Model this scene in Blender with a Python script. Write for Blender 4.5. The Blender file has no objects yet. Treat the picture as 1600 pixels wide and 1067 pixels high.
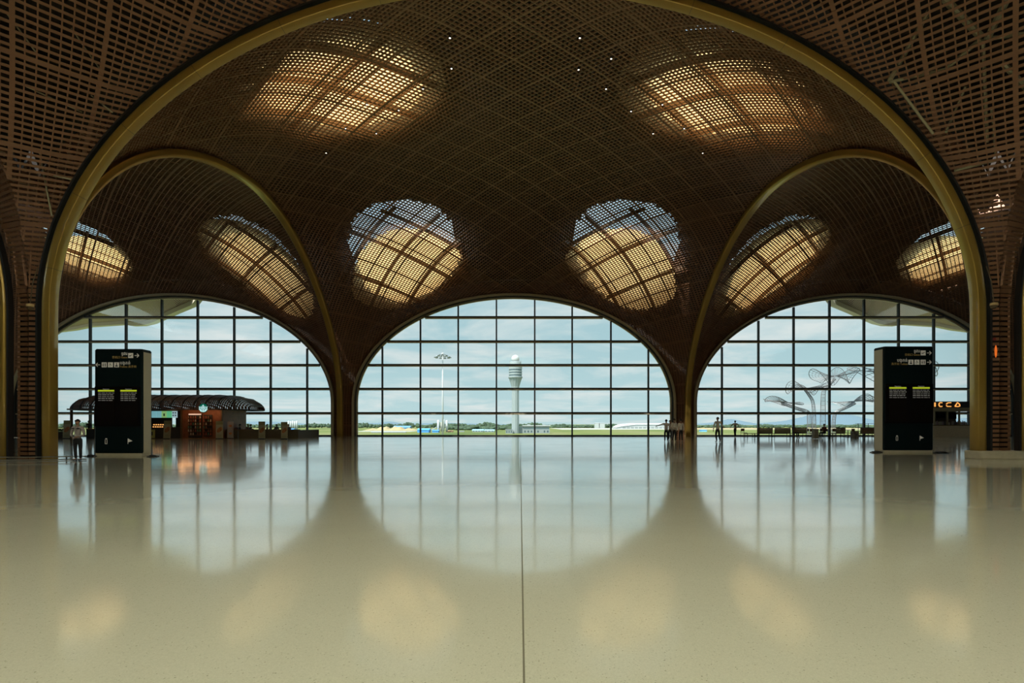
import bpy, math, random
from mathutils import Vector, Matrix
random.seed(7)
SC = bpy.context.scene
COL = SC.collection
PI = math.pi

# ------------------------------------------------------------------ camera, sky, sun, exposure
F = 823.0          # focal length in pixels of the 1600 px wide frame
CZ = 1.28          # eye height
CX, CY = 803.0, 662.5
cam_d = bpy.data.cameras.new('camera'); cam = bpy.data.objects.new('camera', cam_d); COL.objects.link(cam)
cam_d.sensor_width = 36.0; cam_d.lens = F / 1600 * 36.0
cam_d.shift_x = -(CX - 800) / 1600.0
cam_d.shift_y = (CY - 533.5) / 1600.0
cam_d.clip_start = 0.05; cam_d.clip_end = 20000
cam.location = (0, 0, CZ); cam.rotation_euler = (PI / 2, 0, 0)
SC.camera = cam
SC.view_settings.view_transform = 'Standard'; SC.view_settings.look = 'None'
SC.view_settings.exposure = 0.0; SC.view_settings.gamma = 1.0
SC.view_settings.use_curve_mapping = False
cy = SC.cycles
cy.use_denoising = True
cy.max_bounces = 8; cy.diffuse_bounces = 4; cy.glossy_bounces = 4; cy.transmission_bounces = 6; cy.transparent_max_bounces = 10
cy.caustics_reflective = False; cy.caustics_refractive = False
cy.sample_clamp_indirect = 4.0

SUN_DIR = Vector((-0.35, -0.42, 0.84)).normalized()      # towards the sun
W = bpy.data.worlds.new('sky'); SC.world = W; W.use_nodes = True
nt = W.node_tree; nt.nodes.clear()
def wn(t, **k):
    n = nt.nodes.new(t)
    for a, b in k.items():
        if a in ('operation', 'blend_type', 'data_type', 'noise_dimensions', 'interpolation_type', 'clamp'): setattr(n, a, b)
    return n
tc = wn('ShaderNodeTexCoord')
sep = wn('ShaderNodeSeparateXYZ'); nt.links.new(tc.outputs['Generated'], sep.inputs[0])
# clouds: project the direction on a plane high overhead
zc = wn('ShaderNodeMath', operation='MAXIMUM'); nt.links.new(sep.outputs['Z'], zc.inputs[0]); zc.inputs[1].default_value = 0.0
za = wn('ShaderNodeMath', operation='ADD'); nt.links.new(zc.outputs[0], za.inputs[0]); za.inputs[1].default_value = 0.10
dx = wn('ShaderNodeMath', operation='DIVIDE'); nt.links.new(sep.outputs['X'], dx.inputs[0]); nt.links.new(za.outputs[0], dx.inputs[1])
dy = wn('ShaderNodeMath', operation='DIVIDE'); nt.links.new(sep.outputs['Y'], dy.inputs[0]); nt.links.new(za.outputs[0], dy.inputs[1])
cmb = wn('ShaderNodeCombineXYZ'); nt.links.new(dx.outputs[0], cmb.inputs[0]); nt.links.new(dy.outputs[0], cmb.inputs[1])
nz = wn('ShaderNodeTexNoise'); nt.links.new(cmb.outputs[0], nz.inputs['Vector'])
nz.inputs['Scale'].default_value = 0.9; nz.inputs['Detail'].default_value = 8; nz.inputs['Roughness'].default_value = 0.62; nz.inputs['Distortion'].default_value = 0.4
rp = wn('ShaderNodeValToRGB'); nt.links.new(nz.outputs['Fac'], rp.inputs[0])
rp.color_ramp.elements[0].position = 0.45; rp.color_ramp.elements[1].position = 0.66
rp.color_ramp.elements[0].color = (0, 0, 0, 1); rp.color_ramp.elements[1].color = (1, 1, 1, 1)
grad = wn('ShaderNodeValToRGB'); nt.links.new(sep.outputs['Z'], grad.inputs[0])
e = grad.color_ramp.elements
e[0].position = 0.0; e[0].color = (0.50, 0.67, 0.69, 1)
e[1].position = 1.0; e[1].color = (0.25, 0.42, 0.58, 1)
x = e.new(0.16); x.color = (0.40, 0.585, 0.635, 1)
x = e.new(0.40); x.color = (0.36, 0.54, 0.62, 1)
mx = wn('ShaderNodeMixRGB'); nt.links.new(rp.outputs[0], mx.inputs[0]); nt.links.new(grad.outputs[0], mx.inputs[1])
mx.inputs[2].default_value = (0.71, 0.76, 0.755, 1)
# the sky is brighter around the sun (behind the camera)
dot = wn('ShaderNodeVectorMath', operation='DOT_PRODUCT'); nt.links.new(tc.outputs['Generated'], dot.inputs[0]); dot.inputs[1].default_value = SUN_DIR
dm = wn('ShaderNodeMath', operation='MAXIMUM'); nt.links.new(dot.outputs['Value'], dm.inputs[0]); dm.inputs[1].default_value = 0.0
pw = wn('ShaderNodeMath', operation='POWER'); nt.links.new(dm.outputs[0], pw.inputs[0]); pw.inputs[1].default_value = 1.6
ml = wn('ShaderNodeMath', operation='MULTIPLY_ADD'); nt.links.new(pw.outputs[0], ml.inputs[0]); ml.inputs[1].default_value = 4.0; ml.inputs[2].default_value = 1.10
bg = wn('ShaderNodeBackground'); nt.links.new(mx.outputs[0], bg.inputs['Color']); nt.links.new(ml.outputs[0], bg.inputs['Strength'])
wo = wn('ShaderNodeOutputWorld'); nt.links.new(bg.outputs[0], wo.inputs[0])

sun_d = bpy.data.lights.new('sun', 'SUN'); sun_d.energy = 8.0; sun_d.angle = 0.012; sun_d.color = (1.0, 0.95, 0.86)
sun = bpy.data.objects.new('sun', sun_d); COL.objects.link(sun)
sun.rotation_euler = SUN_DIR.to_track_quat('Z', 'Y').to_euler()

# ------------------------------------------------------------------ materials
MATS = {}
def mat(name, col, rough=0.6, metal=0.0, emit=None, es=0.0, noise=0.0, nscale=5.0, coat=0.0, spec=0.5, bump=0.0, bscale=8.0):
    if name in MATS: return MATS[name]
    m = bpy.data.materials.new(name); m.use_nodes = True
    n = m.node_tree.nodes; l = m.node_tree.links
    b = n['Principled BSDF']
    b.inputs['Base Color'].default_value = (*col, 1); b.inputs['Roughness'].default_value = rough; b.inputs['Metallic'].default_value = metal
    b.inputs['Specular IOR Level'].default_value = spec
    b.inputs['Coat Weight'].default_value = coat
    if emit: b.inputs['Emission Color'].default_value = (*emit, 1); b.inputs['Emission Strength'].default_value = es
    if noise > 0 or bump > 0:
        t = n.new('ShaderNodeTexCoord'); z = n.new('ShaderNodeTexNoise'); z.inputs['Scale'].default_value = nscale; z.inputs['Detail'].default_value = 4
        l.new(t.outputs['Object'], z.inputs['Vector'])
        if noise > 0:
            r = n.new('ShaderNodeValToRGB'); l.new(z.outputs['Fac'], r.inputs[0])
            r.color_ramp.elements[0].position = 0.3; r.color_ramp.elements[1].position = 0.7
            r.color_ramp.elements[0].color = (*[max(0, c * (1 - noise)) for c in col], 1)
            r.color_ramp.elements[1].color = (*[min(1, c * (1 + noise)) for c in col], 1)
            l.new(r.outputs[0], b.inputs['Base Color'])
        if bump > 0:
            bp = n.new('ShaderNodeBump'); bp.inputs['Strength'].default_value = bump; bp.inputs['Distance'].default_value = 0.02
            z2 = n.new('ShaderNodeTexNoise'); z2.inputs['Scale'].default_value = bscale; l.new(t.outputs['Object'], z2.inputs['Vector'])
            l.new(z2.outputs['Fac'], bp.inputs['Height']); l.new(bp.outputs[0], b.inputs['Normal'])
    MATS[name] = m
    return m

def floor_mat():
    m = bpy.data.materials.new('polished_terrazzo'); m.use_nodes = True
    n = m.node_tree.nodes; l = m.node_tree.links; b = n['Principled BSDF']
    t = n.new('ShaderNodeTexCoord')
    v = n.new('ShaderNodeTexVoronoi'); v.inputs['Scale'].default_value = 150; l.new(t.outputs['Object'], v.inputs['Vector'])
    r = n.new('ShaderNodeValToRGB'); l.new(v.outputs['Color'], r.inputs[0])
    r.color_ramp.elements[0].color = (0.64, 0.62, 0.49, 1); r.color_ramp.elements[1].color = (0.76, 0.735, 0.59, 1)
    x = r.color_ramp.elements.new(0.05); x.color = (0.42, 0.40, 0.28, 1); r.color_ramp.elements[0].color = (0.30, 0.28, 0.2, 1)
    x = r.color_ramp.elements.new(0.12); x.color = (0.67, 0.65, 0.51, 1)
    l.new(r.outputs[0], b.inputs['Base Color'])
    b.inputs['Roughness'].default_value = 0.13; b.inputs['IOR'].default_value = 1.5; b.inputs['Specular IOR Level'].default_value = 0.15; b.inputs['Coat Weight'].default_value = 0.75; b.inputs['Coat Roughness'].default_value = 0.075; b.inputs['Coat IOR'].default_value = 1.5
    # gentle unevenness of the ground slabs bends the reflections
    z = n.new('ShaderNodeTexNoise'); z.inputs['Scale'].default_value = 0.7; z.inputs['Detail'].default_value = 2.0
    l.new(t.outputs['Object'], z.inputs['Vector'])
    bp = n.new('ShaderNodeBump'); bp.inputs['Strength'].default_value = 0.08; bp.inputs['Distance'].default_value = 0.05
    l.new(z.outputs['Fac'], bp.inputs['Height']); l.new(bp.outputs[0], b.inputs['Normal']); l.new(bp.outputs[0], b.inputs['Coat Normal'])
    z3 = n.new('ShaderNodeTexNoise'); z3.inputs['Scale'].default_value = 0.35; z3.inputs['Detail'].default_value = 3
    l.new(t.outputs['Object'], z3.inputs['Vector'])
    mr = n.new('ShaderNodeMapRange'); l.new(z3.outputs['Fac'], mr.inputs[0]); mr.inputs[1].default_value = 0.3; mr.inputs[2].default_value = 0.7
    mr.inputs[3].default_value = 0.10; mr.inputs[4].default_value = 0.16; l.new(mr.outputs[0], b.inputs['Roughness'])
    return m

def glass_mat():
    m = bpy.data.materials.new('window_glass'); m.use_nodes = True
    n = m.node_tree.nodes; l = m.node_tree.links; n.clear()
    tr = n.new('ShaderNodeBsdfTransparent'); tr.inputs[0].default_value = (0.93, 0.97, 0.965, 1)
    gl = n.new('ShaderNodeBsdfGlossy'); gl.inputs['Roughness'].default_value = 0.02
    fr = n.new('ShaderNodeFresnel'); fr.inputs[0].default_value = 1.45
    mixs = n.new('ShaderNodeMixShader'); o = n.new('ShaderNodeOutputMaterial')
    l.new(fr.outputs[0], mixs.inputs[0]); l.new(tr.outputs[0], mixs.inputs[1]); l.new(gl.outputs[0], mixs.inputs[2]); l.new(mixs.outputs[0], o.inputs[0])
    return m

def fabric_glow_mat(name='golden_diffusing_fabric', col=(1.0, 0.64, 0.26, 1)):
    m = bpy.data.materials.new(name); m.use_nodes = True
    n = m.node_tree.nodes; l = m.node_tree.links; n.clear()
    tl = n.new('ShaderNodeBsdfTranslucent'); tl.inputs[0].default_value = col
    df = n.new('ShaderNodeBsdfDiffuse'); df.inputs[0].default_value = (0.5, 0.34, 0.14, 1)
    mixs = n.new('ShaderNodeMixShader'); mixs.inputs[0].default_value = 0.12; o = n.new('ShaderNodeOutputMaterial')
    l.new(tl.outputs[0], mixs.inputs[1]); l.new(df.outputs[0], mixs.inputs[2]); l.new(mixs.outputs[0], o.inputs[0])
    return m

M_FLOOR = floor_mat(); M_GLASS = glass_mat(); M_FAB = fabric_glow_mat(); M_FILL_FAB = fabric_glow_mat('added_fill_fabric', (0.97, 0.90, 0.68, 1))
M_BAR = mat('bronze_ceiling_bars', (0.26, 0.128, 0.066), 0.45, 0.25)
M_SEAM = mat('bronze_seam_bars', (0.25, 0.125, 0.066), 0.5, 0.2)
M_RIB = mat('gold_rib_paint', (0.46, 0.30, 0.065), 0.30, 0.55, noise=0.06, nscale=0.6, coat=0.6)
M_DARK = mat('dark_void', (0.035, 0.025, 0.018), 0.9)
M_BEAM = mat('dark_brown_beam', (0.10, 0.065, 0.03), 0.6)
M_FRAME = mat('window_frame_olive', (0.55, 0.48, 0.32), 0.45, 0.1)
M_MULL = mat('mullion_charcoal', (0.05, 0.055, 0.06), 0.5, 0.2)
M_TRUSS = mat('pale_steel_truss', (0.42, 0.38, 0.24), 0.5, 0.1)
M_STONE = mat('beige_stone', (0.50, 0.45, 0.33), 0.55, noise=0.08)
M_BLACK = mat('black_plastic', (0.02, 0.02, 0.022), 0.45)
M_STEEL = mat('brushed_steel', (0.45, 0.45, 0.44), 0.3, 0.9)

# ------------------------------------------------------------------ helpers
def P(px, py, d):
    """world point seen at a pixel of the photograph, at distance d along the view axis"""
    return Vector(((px - CX) / F * d, d, CZ + (CY - py) / F * d))
def X(px, d): return (px - CX) / F * d
def Zp(py, d): return CZ + (CY - py) / F * d
def D0(py): return CZ * F / (py - CY)     # distance of a floor point

class MB:
    def __init__(s): s.v = []; s.f = []; s.m = []; s.mi = 0
    def poly(s, pts, faces):
        o = len(s.v); s.v += [tuple(p) for p in pts]
        for f in faces: s.f.append([o + i for i in f]); s.m.append(s.mi)
    def box(s, c, d, rz=0.0, bev=0.0):
        cx, cy_, cz = c; a, b, h = d[0] / 2, d[1] / 2, d[2] / 2
        if bev > 0 and bev < min(a, b) and bev < h:
            # chamfered box: outline octagon with inset top and bottom
            def ring(ins, z):
                A, B = a - ins, b - ins; k = bev
                return [(A - k, -B, z), (A, -B + k, z), (A, B - k, z), (A - k, B, z), (-A + k, B, z), (-A, B - k, z), (-A, -B + k, z), (-A + k, -B, z)]
            pts = ring(bev * .6, -h) + ring(0, -h + bev) + ring(0, h - bev) + ring(bev * .6, h)
            fs = [list(range(7, -1, -1)), list(range(24, 32))]
            for r in range(3):
                for i in range(8): fs.append([r * 8 + i, r * 8 + (i + 1) % 8, r * 8 + 8 + (i + 1) % 8, r * 8 + 8 + i])
        else:
            pts = [(x, y, z) for z in (-h, h) for x, y in ((-a, -b), (a, -b), (a, b), (-a, b))]
            fs = [(3, 2, 1, 0), (4, 5, 6, 7), (0, 1, 5, 4), (1, 2, 6, 5), (2, 3, 7, 6), (3, 0, 4, 7)]
        c_, s_ = math.cos(rz), math.sin(rz)
        s.poly([(cx + x * c_ - y * s_, cy_ + x * s_ + y * c_, cz + z) for x, y, z in pts], fs)
        return s
    def box2(s, a, b, bev=0.0):
        return s.box([(a[i] + b[i]) / 2 for i in range(3)], [abs(b[i] - a[i]) for i in range(3)], 0, bev)
    def sweep(s, pts, ups, w, h, cap=True, prof=None):
        """sweep a rectangle (w across, h along up) or a profile [(across, up)] along pts"""
        pr = prof or [(-w / 2, -h / 2), (w / 2, -h / 2), (w / 2, h / 2), (-w / 2, h / 2)]
        n = len(pts); k = len(pr); V = []
        for i in range(n):
            t = (pts[min(i + 1, n - 1)] - pts[max(i - 1, 0)])
            if t.length < 1e-9: t = Vector((0, 0, 1))
            t.normalize(); u = ups[i] if isinstance(ups, list) else ups
            sd = t.cross(u)
            if sd.length < 1e-6: sd = t.cross(Vector((0.3, 1, 0.2)))
            sd.normalize(); u2 = sd.cross(t).normalized()
            for a, b in pr: V.append(pts[i] + sd * a + u2 * b)
        fs = []
        for i in range(n - 1):
            for j in range(k):
                fs.append((i * k + j, i * k + (j + 1) % k, (i + 1) * k + (j + 1) % k, (i + 1) * k + j))
        if cap: fs.append(tuple(range(k - 1, -1, -1))); fs.append(tuple((n - 1) * k + j for j in range(k)))
        s.poly(V, fs); return s
    def tube(s, pts, r, k=6, cap=True):
        pts = [Vector(p) for p in pts]
        rr = r if isinstance(r, (list, tuple)) else [r] * len(pts)
        n = len(pts); V = []
        ref = Vector((0.13, 0.31, 0.94))
        t0 = (pts[1] - pts[0]).normalized()
        sd = t0.cross(ref)
        if sd.length < 0.2: sd = t0.cross(Vector((1, 0.1, 0)))
        sd.normalize()
        for i in range(n):
            t = (pts[min(i + 1, n - 1)] - pts[max(i - 1, 0)]).normalized()
            sd = (sd - t * sd.dot(t)); sd.normalize(); u = t.cross(sd)
            for j in range(k):
                a = 2 * PI * j / k
                V.append(pts[i] + (sd * math.cos(a) + u * math.sin(a)) * rr[i])
        fs = [(i * k + j, i * k + (j + 1) % k, (i + 1) * k + (j + 1) % k, (i + 1) * k + j) for i in range(n - 1) for j in range(k)]
        if cap: fs.append(tuple(range(k - 1, -1, -1))); fs.append(tuple((n - 1) * k + j for j in range(k)))
        s.poly(V, fs); return s
    def lathe(s, c, prof, k=16):
        """prof: [(r, z)] bottom to top"""
        V = []; 
        for r, z in prof:
            for j in range(k):
                a = 2 * PI * j / k; V.append((c[0] + r * math.cos(a), c[1] + r * math.sin(a), c[2] + z))
        n = len(prof)
        fs = [(i * k + j, i * k + (j + 1) % k, (i + 1) * k + (j + 1) % k, (i + 1) * k + j) for i in range(n - 1) for j in range(k)]
        fs.append(tuple(range(k - 1, -1, -1))); fs.append(tuple((n - 1) * k + j for j in range(k)))
        s.poly(V, fs); return s
    def prism(s, outline, y0, y1):
        """outline [(x,z)] extruded along y"""
        n = len(outline)
        V = [(x, y0, z) for x, z in outline] + [(x, y1, z) for x, z in outline]
        fs = [tuple(range(n)), tuple(range(2 * n - 1, n - 1, -1))] + [((i + 1) % n, i, n + i, n + (i + 1) % n) for i in range(n)]
        s.poly(V, fs); return s
    def build(s, name, m, parent=None, loc=None, smooth=False):
        me = bpy.data.meshes.new(name); me.from_pydata(s.v, [], s.f)
        ms = m if isinstance(m, (list, tuple)) else [m]
        for q in ms: me.materials.append(q)
        if len(ms) > 1:
            me.polygons.foreach_set('material_index', s.m)
        if smooth: me.polygons.foreach_set('use_smooth', [True] * len(me.polygons))
        me.update()
        o = bpy.data.objects.new(name, me); COL.objects.link(o)
        if loc is not None: o.location = loc
        if parent is not None: o.parent = parent
        return o
def empty(name, loc=(0, 0, 0), rz=0.0):
    o = bpy.data.objects.new(name, None); COL.objects.link(o); o.location = loc; o.rotation_euler = (0, 0, rz); return o
def tag(o, label=None, cat=None, group=None, kind=None):
    if label: o['label'] = label
    if cat: o['category'] = cat
    if group: o['group'] = group
    if kind: o['kind'] = kind
    return o
def struct(o, label=None): return tag(o, label, None, None, 'structure')
def copy_tree(o, parent=None):
    c = o.copy(); COL.objects.link(c); c.parent = parent
    for ch in list(o.children): copy_tree(ch, c)
    return c
# ------------------------------------------------------------------ the vaulted roof
HX, HY = 18.0, 18.0           # half a bay
YB = 55.6                     # the glass wall
ROW1 = 37.6                   # bay centre, the row by the glass wall
ROW0 = 1.6                    # the row the camera stands in
DOME = 2.2
PROF_A = (17.55, 5.4, 12.6)   # half width, spring height, rise : inner arches
PROF_B = (17.05, 3.5, 11.5)   # at the glass wall
def prof(q): return [PROF_A[i] * (1 - q) + PROF_B[i] * q for i in range(3)]
def qf(y, wall):
    if not wall: return 0.0
    t = max(0.0, min(1.0, (y + 4) / 22.0)); return t * t * (3 - 2 * t) * t
def arch_point(s, q):
    """s in 0..1 from the floor up to the crown -> (p, z)"""
    W_, z0, b = prof(q)
    L = z0 + 23.6; d = s * L
    if d <= z0: return W_, d
    a = (d - z0) / 23.6 * PI / 2
    # nearly even steps of arc
    return W_ * math.cos(a), z0 + b * math.sin(a)
def dome(x, y): return DOME * max(0, 1 - (x / HX) ** 2) * max(0, 1 - (y / HY) ** 2)
def Zs(x, y, wall, off=0.0):
    W_, z0, b = prof(qf(y, wall))
    p = max(0.0, abs(x) + abs(y) - 18.0)
    t = min(1.0, p / (W_ + off * 0.6))
    return z0 + off + b * math.sqrt(max(0.0, 1 - t * t)) + dome(x, y)
def nrm(x, y, wall):
    e = 0.12
    zx = (Zs(x + e, y, wall) - Zs(x - e, y, wall)) / (2 * e); zy = (Zs(x, y + e, wall) - Zs(x, y - e, wall)) / (2 * e)
    return Vector((-zx, -zy, 1)).normalized()

def squash(y, front):
    """row by the camera: the pier panel faces the hall squarely"""
    if not front: return y
    w = HY - abs(y)
    w2 = w - 0.95 * w * math.exp(-w / 2.6)
    return (HY - w2) * (1 if y > 0 else -1)

def lattice(wall, front, quads=((1, 1), (-1, 1), (1, -1), (-1, -1)), dome_lines=True):
    mb = MB()
    # ring bars around each pier
    S = []
    L = 29.0; d = 0.02
    while d < L:
        S.append(d / L); d += 0.165 + 0.10 * min(1, d / L * 1.6)
    for qx, qy in quads:
        wl = wall and qy > 0
        for i, s in enumerate(S):
            pts = []; ups = []
            q = qf(HY, wl)
            p0, z0_ = arch_point(s, q)
            xr = max(0.02, p0)
            ys = arch_point(s, 0)[0]
            for _ in range(3): ys = arch_point(s, qf(ys, wl))[0]
            n = max(1, int((HX - xr) / 1.1))
            for k in range(n + 1):
                t = k / n
                if front and k == n and arch_point(s, 0)[1] < 7.5: t = 0.93
                x_ = xr + (HX - xr) * t; y_ = HY + (ys - HY) * t
                z_ = arch_point(s, qf(y_, wl))[1] + dome(x_, y_)
                pts.append(Vector((x_ * qx, squash(y_, front) * qy, z_)))
                if arch_point(s, 0)[1] < 5.6: ups.append(Vector((qx * .7, qy * .7 , 0.02)))
                else:
                    nn = nrm(x_, y_, wl); ups.append(Vector((nn.x * qx, nn.y * qy, nn.z)))
            seam = i % 14 == 7
            mb.mi = 1 if seam else 0
            low = front and arch_point(s, 0)[1] < 5.4
            mb.sweep(pts, ups, 0.105 if low else 0.16 if seam else 0.088, 0.06 if seam else 0.045, cap=False)
    # the two diagonal families; pier to pier and over the crown
    if dome_lines:
        for fam in (1, -1):
            N = 44; step = 0.415
            for i in range(-N, N + 1):
                d = i * step                       # x - fam*y = d
                if abs(d) > 18.0: continue
                # param along the line: x = t + d/2, y = fam*(t - d/2)
                tm = 18.0 - abs(d) / 2
                core = abs(d) < 0.5
                ts = []; M = 44
                for k in range(M + 1):
                    a = -PI / 2 + PI * k / M
                    ts.append(math.sin(a) * tm)
                pts = []; ups = []
                for t in ts:
                    x_ = t + d / 2; y_ = fam * (t - d / 2)
                    x_ = max(-HX, min(HX, x_)); y_ = max(-HY, min(HY, y_))
                    W_ = prof(qf(y_, wall))[0]
                    if abs(x_) + abs(y_) - 18.0 > W_:
                        continue
                    pts.append(Vector((x_, squash(y_, front), Zs(x_, y_, wall)))); ups.append(nrm(x_, y_, wall))
                if core and not front:
                    for end in (0, -1):
                        e = pts[end]; sx = 1 if e.x > 0 else -1; sy = 1 if e.y > 0 else -1
                        wl = wall and sy > 0
                        W_, z0, b = prof(1.0 if wl else 0.0)
                        # base point of this bar on the corner panel
                        bx = (18.0 + W_ ) / 2 ; tx = d / 2 * (1 if fam == 1 else 1)
                        px_ = sx * min(HX, bx + sx * d / 2); py_ = sy * min(HY, (18.0 + W_) - abs(px_))
                        ex = [Vector((px_, squash(py_, front), zz)) for zz in (z0, z0 * .5, 0.0)]
                        eu = [Vector((sx * .7, sy * .7, 0.0))] * 3
                        if end == 0: pts = ex[::-1] + pts; ups = eu + ups
                        else: pts = pts + ex; ups = ups + eu
                seam = i % 8 == 4
                inn = 0.075 if seam else 0.055
                mb.mi = 1 if seam else 0
                mb.sweep(pts, ups, 0.14 if seam else (0.04 if front else 0.062), 0.07, cap=False)
    return mb

SKY_MID = [(10.3, 11.4, 5.4), (-10.3, 11.4, 5.4), (11.6, -9.3, 4.9), (-9.7, -9.3, 4.9)]     # x, y, radius
SKY_LEFT = [(11.8, 12.3, 4.5), (-5.0, 12.6, 3.4)]
SKY_RIGHT = [(-11.8, 12.3, 4.5), (5.0, 12.6, 3.4)]
def shell(wall, front, SKY=(), band=None):
    """closed roof above the bars, open at the skylights"""
    mb = MB(); N = 96
    g = [-1 + 2 * i / N for i in range(N + 1)]
    V = [(u * HX, v * HY, Zs(u * HX, v * HY, wall, 1.5)) for v in g for u in g]
    Fc = []
    for j in range(N):
        for i in range(N):
            cx = (g[i] + g[i + 1]) / 2 * HX; cyy = (g[j] + g[j + 1]) / 2 * HY
            if abs(cx) + abs(cyy) - 18.0 > 17.3: continue
            if band and cyy < band and abs(cx) < 13.5: continue  # left open so the added fabric roof can light the near floor
            if any(math.hypot(cx - a, cyy - b) < r - 0.6 for a, b, r in SKY): continue
            Fc.append((j * (N + 1) + i, j * (N + 1) + i + 1, (j + 1) * (N + 1) + i + 1, (j + 1) * (N + 1) + i))
    mb.poly(V, Fc)
    return mb

LAT = {}
def bay(name, cx, cyy, wall, front, key, sky=()):
    if key in LAT:
        lo = LAT[key].copy(); COL.objects.link(lo)
    else:
        lo = lattice(wall, front).build('ceiling', [M_BAR, M_SEAM]); LAT[key] = lo
    lo.location = (cx, cyy, 0); struct(lo)
    if front and cx > 0: sky = [(-14.5, 11.5, 3.2)]  # unseen roof opening added to light the right-hand trusses
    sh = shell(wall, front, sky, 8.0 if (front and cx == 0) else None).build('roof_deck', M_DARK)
    sh.parent = lo; return lo
for c in (0, -1, 1):
    bay('ceiling', c * 36.0, ROW1, True, False, 'wall', {0: SKY_MID, -1: SKY_LEFT, 1: SKY_RIGHT}[c])
for c in (0, -1, 1):
    bay('ceiling', c * 36.0, ROW0, False, True, 'front')

# roof deck further out, so the hall is covered where the camera does not look
far = MB()
far.box2((-92, -16.4, 15.5), (-54.4, 56, 15.9)); far.box2((54.4, -16.4, 15.5), (92, 56, 15.9))
o = far.build('ceiling', M_DARK); struct(o)

# unseen fabric roof added to light the near floor, above and behind the camera
fb = MB(); fb.poly([(-14.5, -16.4, 20.2), (14.5, -16.4, 20.2), (14.5, 10.2, 20.2), (-14.5, 10.2, 20.2)], [(0, 1, 2, 3)])
fb.poly([(-14.5, -32, 17.4), (14.5, -32, 17.4), (14.5, -16.4, 17.4), (-14.5, -16.4, 17.4)], [(0, 1, 2, 3)])
fb.poly([(-18, -16.4, 17.4), (18, -16.4, 17.4), (18, -16.4, 20.2), (-18, -16.4, 20.2)], [(0, 1, 2, 3)])
o = fb.build('ceiling', M_FILL_FAB); struct(o)  # added unseen fabric roof, not part of the real ceiling
dk = MB(); dk.box2((-92, -46, 17.4), (-14.5, -16.4, 17.8)); dk.box2((14.5, -46, 17.4), (92, -16.4, 17.8)); dk.box2((-14.5, -46, 17.4), (14.5, -32, 17.8)); struct(dk.build('ceiling', M_DARK))  # unseen rear deck, shaped to limit light from behind
for sx_, nm_ in ((-1, 'unseen_wall_left'), (1, 'unseen_wall_right')):
    w_ = MB(); w_.box2((sx_ * 72, -46, 0), (sx_ * 72.3, YB, 17.0)); struct(w_.build(nm_, mat('unseen_wall_panel', (0.22, 0.17, 0.11), 0.7)))  # unseen side walls added to shut out low sky light
wb = MB(); wb.box2((-92, -46.4, 0), (92, -46, 17.4)); struct(wb.build('unseen_wall_front', mat('unseen_wall_panel', (0.22, 0.17, 0.11), 0.7)))  # unseen rear wall added to block bright sky from behind

# wall strip between the window arches and the roof deck
def arch_xz(q, scale_w=1.0, n=40, inset=0.0):
    W_, z0, b = prof(q); W_ -= inset; b -= inset
    out = [(-W_ * scale_w, 0.0)]
    for k in range(n + 1):
        a = PI * k / n
        out.append((-W_ * scale_w * math.cos(a), z0 + b * math.sin(a)))
    out.append((W_ * scale_w, 0.0))
    return out
for c in (0, -1, 1):
    mb = MB(); A = arch_xz(1.0, n=48); mb.poly([(x, 0, z) for x, z in A] + [(x, 0, 18.0) for x, z in A], [(i, i + 1, len(A) + i + 1, len(A) + i) for i in range(len(A) - 1)])
    mb.poly([(A[0][0], 0, 0), (-18.0, 0, 0), (-18.0, 0, 18), (A[0][0], 0, 18)], [(0, 1, 2, 3)])
    mb.poly([(A[-1][0], 0, 0), (18.0, 0, 0), (18.0, 0, 18), (A[-1][0], 0, 18)], [(0, 1, 2, 3)])
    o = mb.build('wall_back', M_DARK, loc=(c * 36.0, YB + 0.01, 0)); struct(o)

# pier cores behind the bars
for iy, yy in enumerate((YB, 19.6)):
    for c in (-1.5, -0.5, 0.5, 1.5):
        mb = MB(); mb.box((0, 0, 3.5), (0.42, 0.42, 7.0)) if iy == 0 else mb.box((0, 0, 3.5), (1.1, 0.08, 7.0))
        o = mb.build('pier_core', M_DARK, loc=(c * 36.0, yy + (0.1 if iy == 0 else 0.22), 0)); o.name = 'column'; struct(o)

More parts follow.
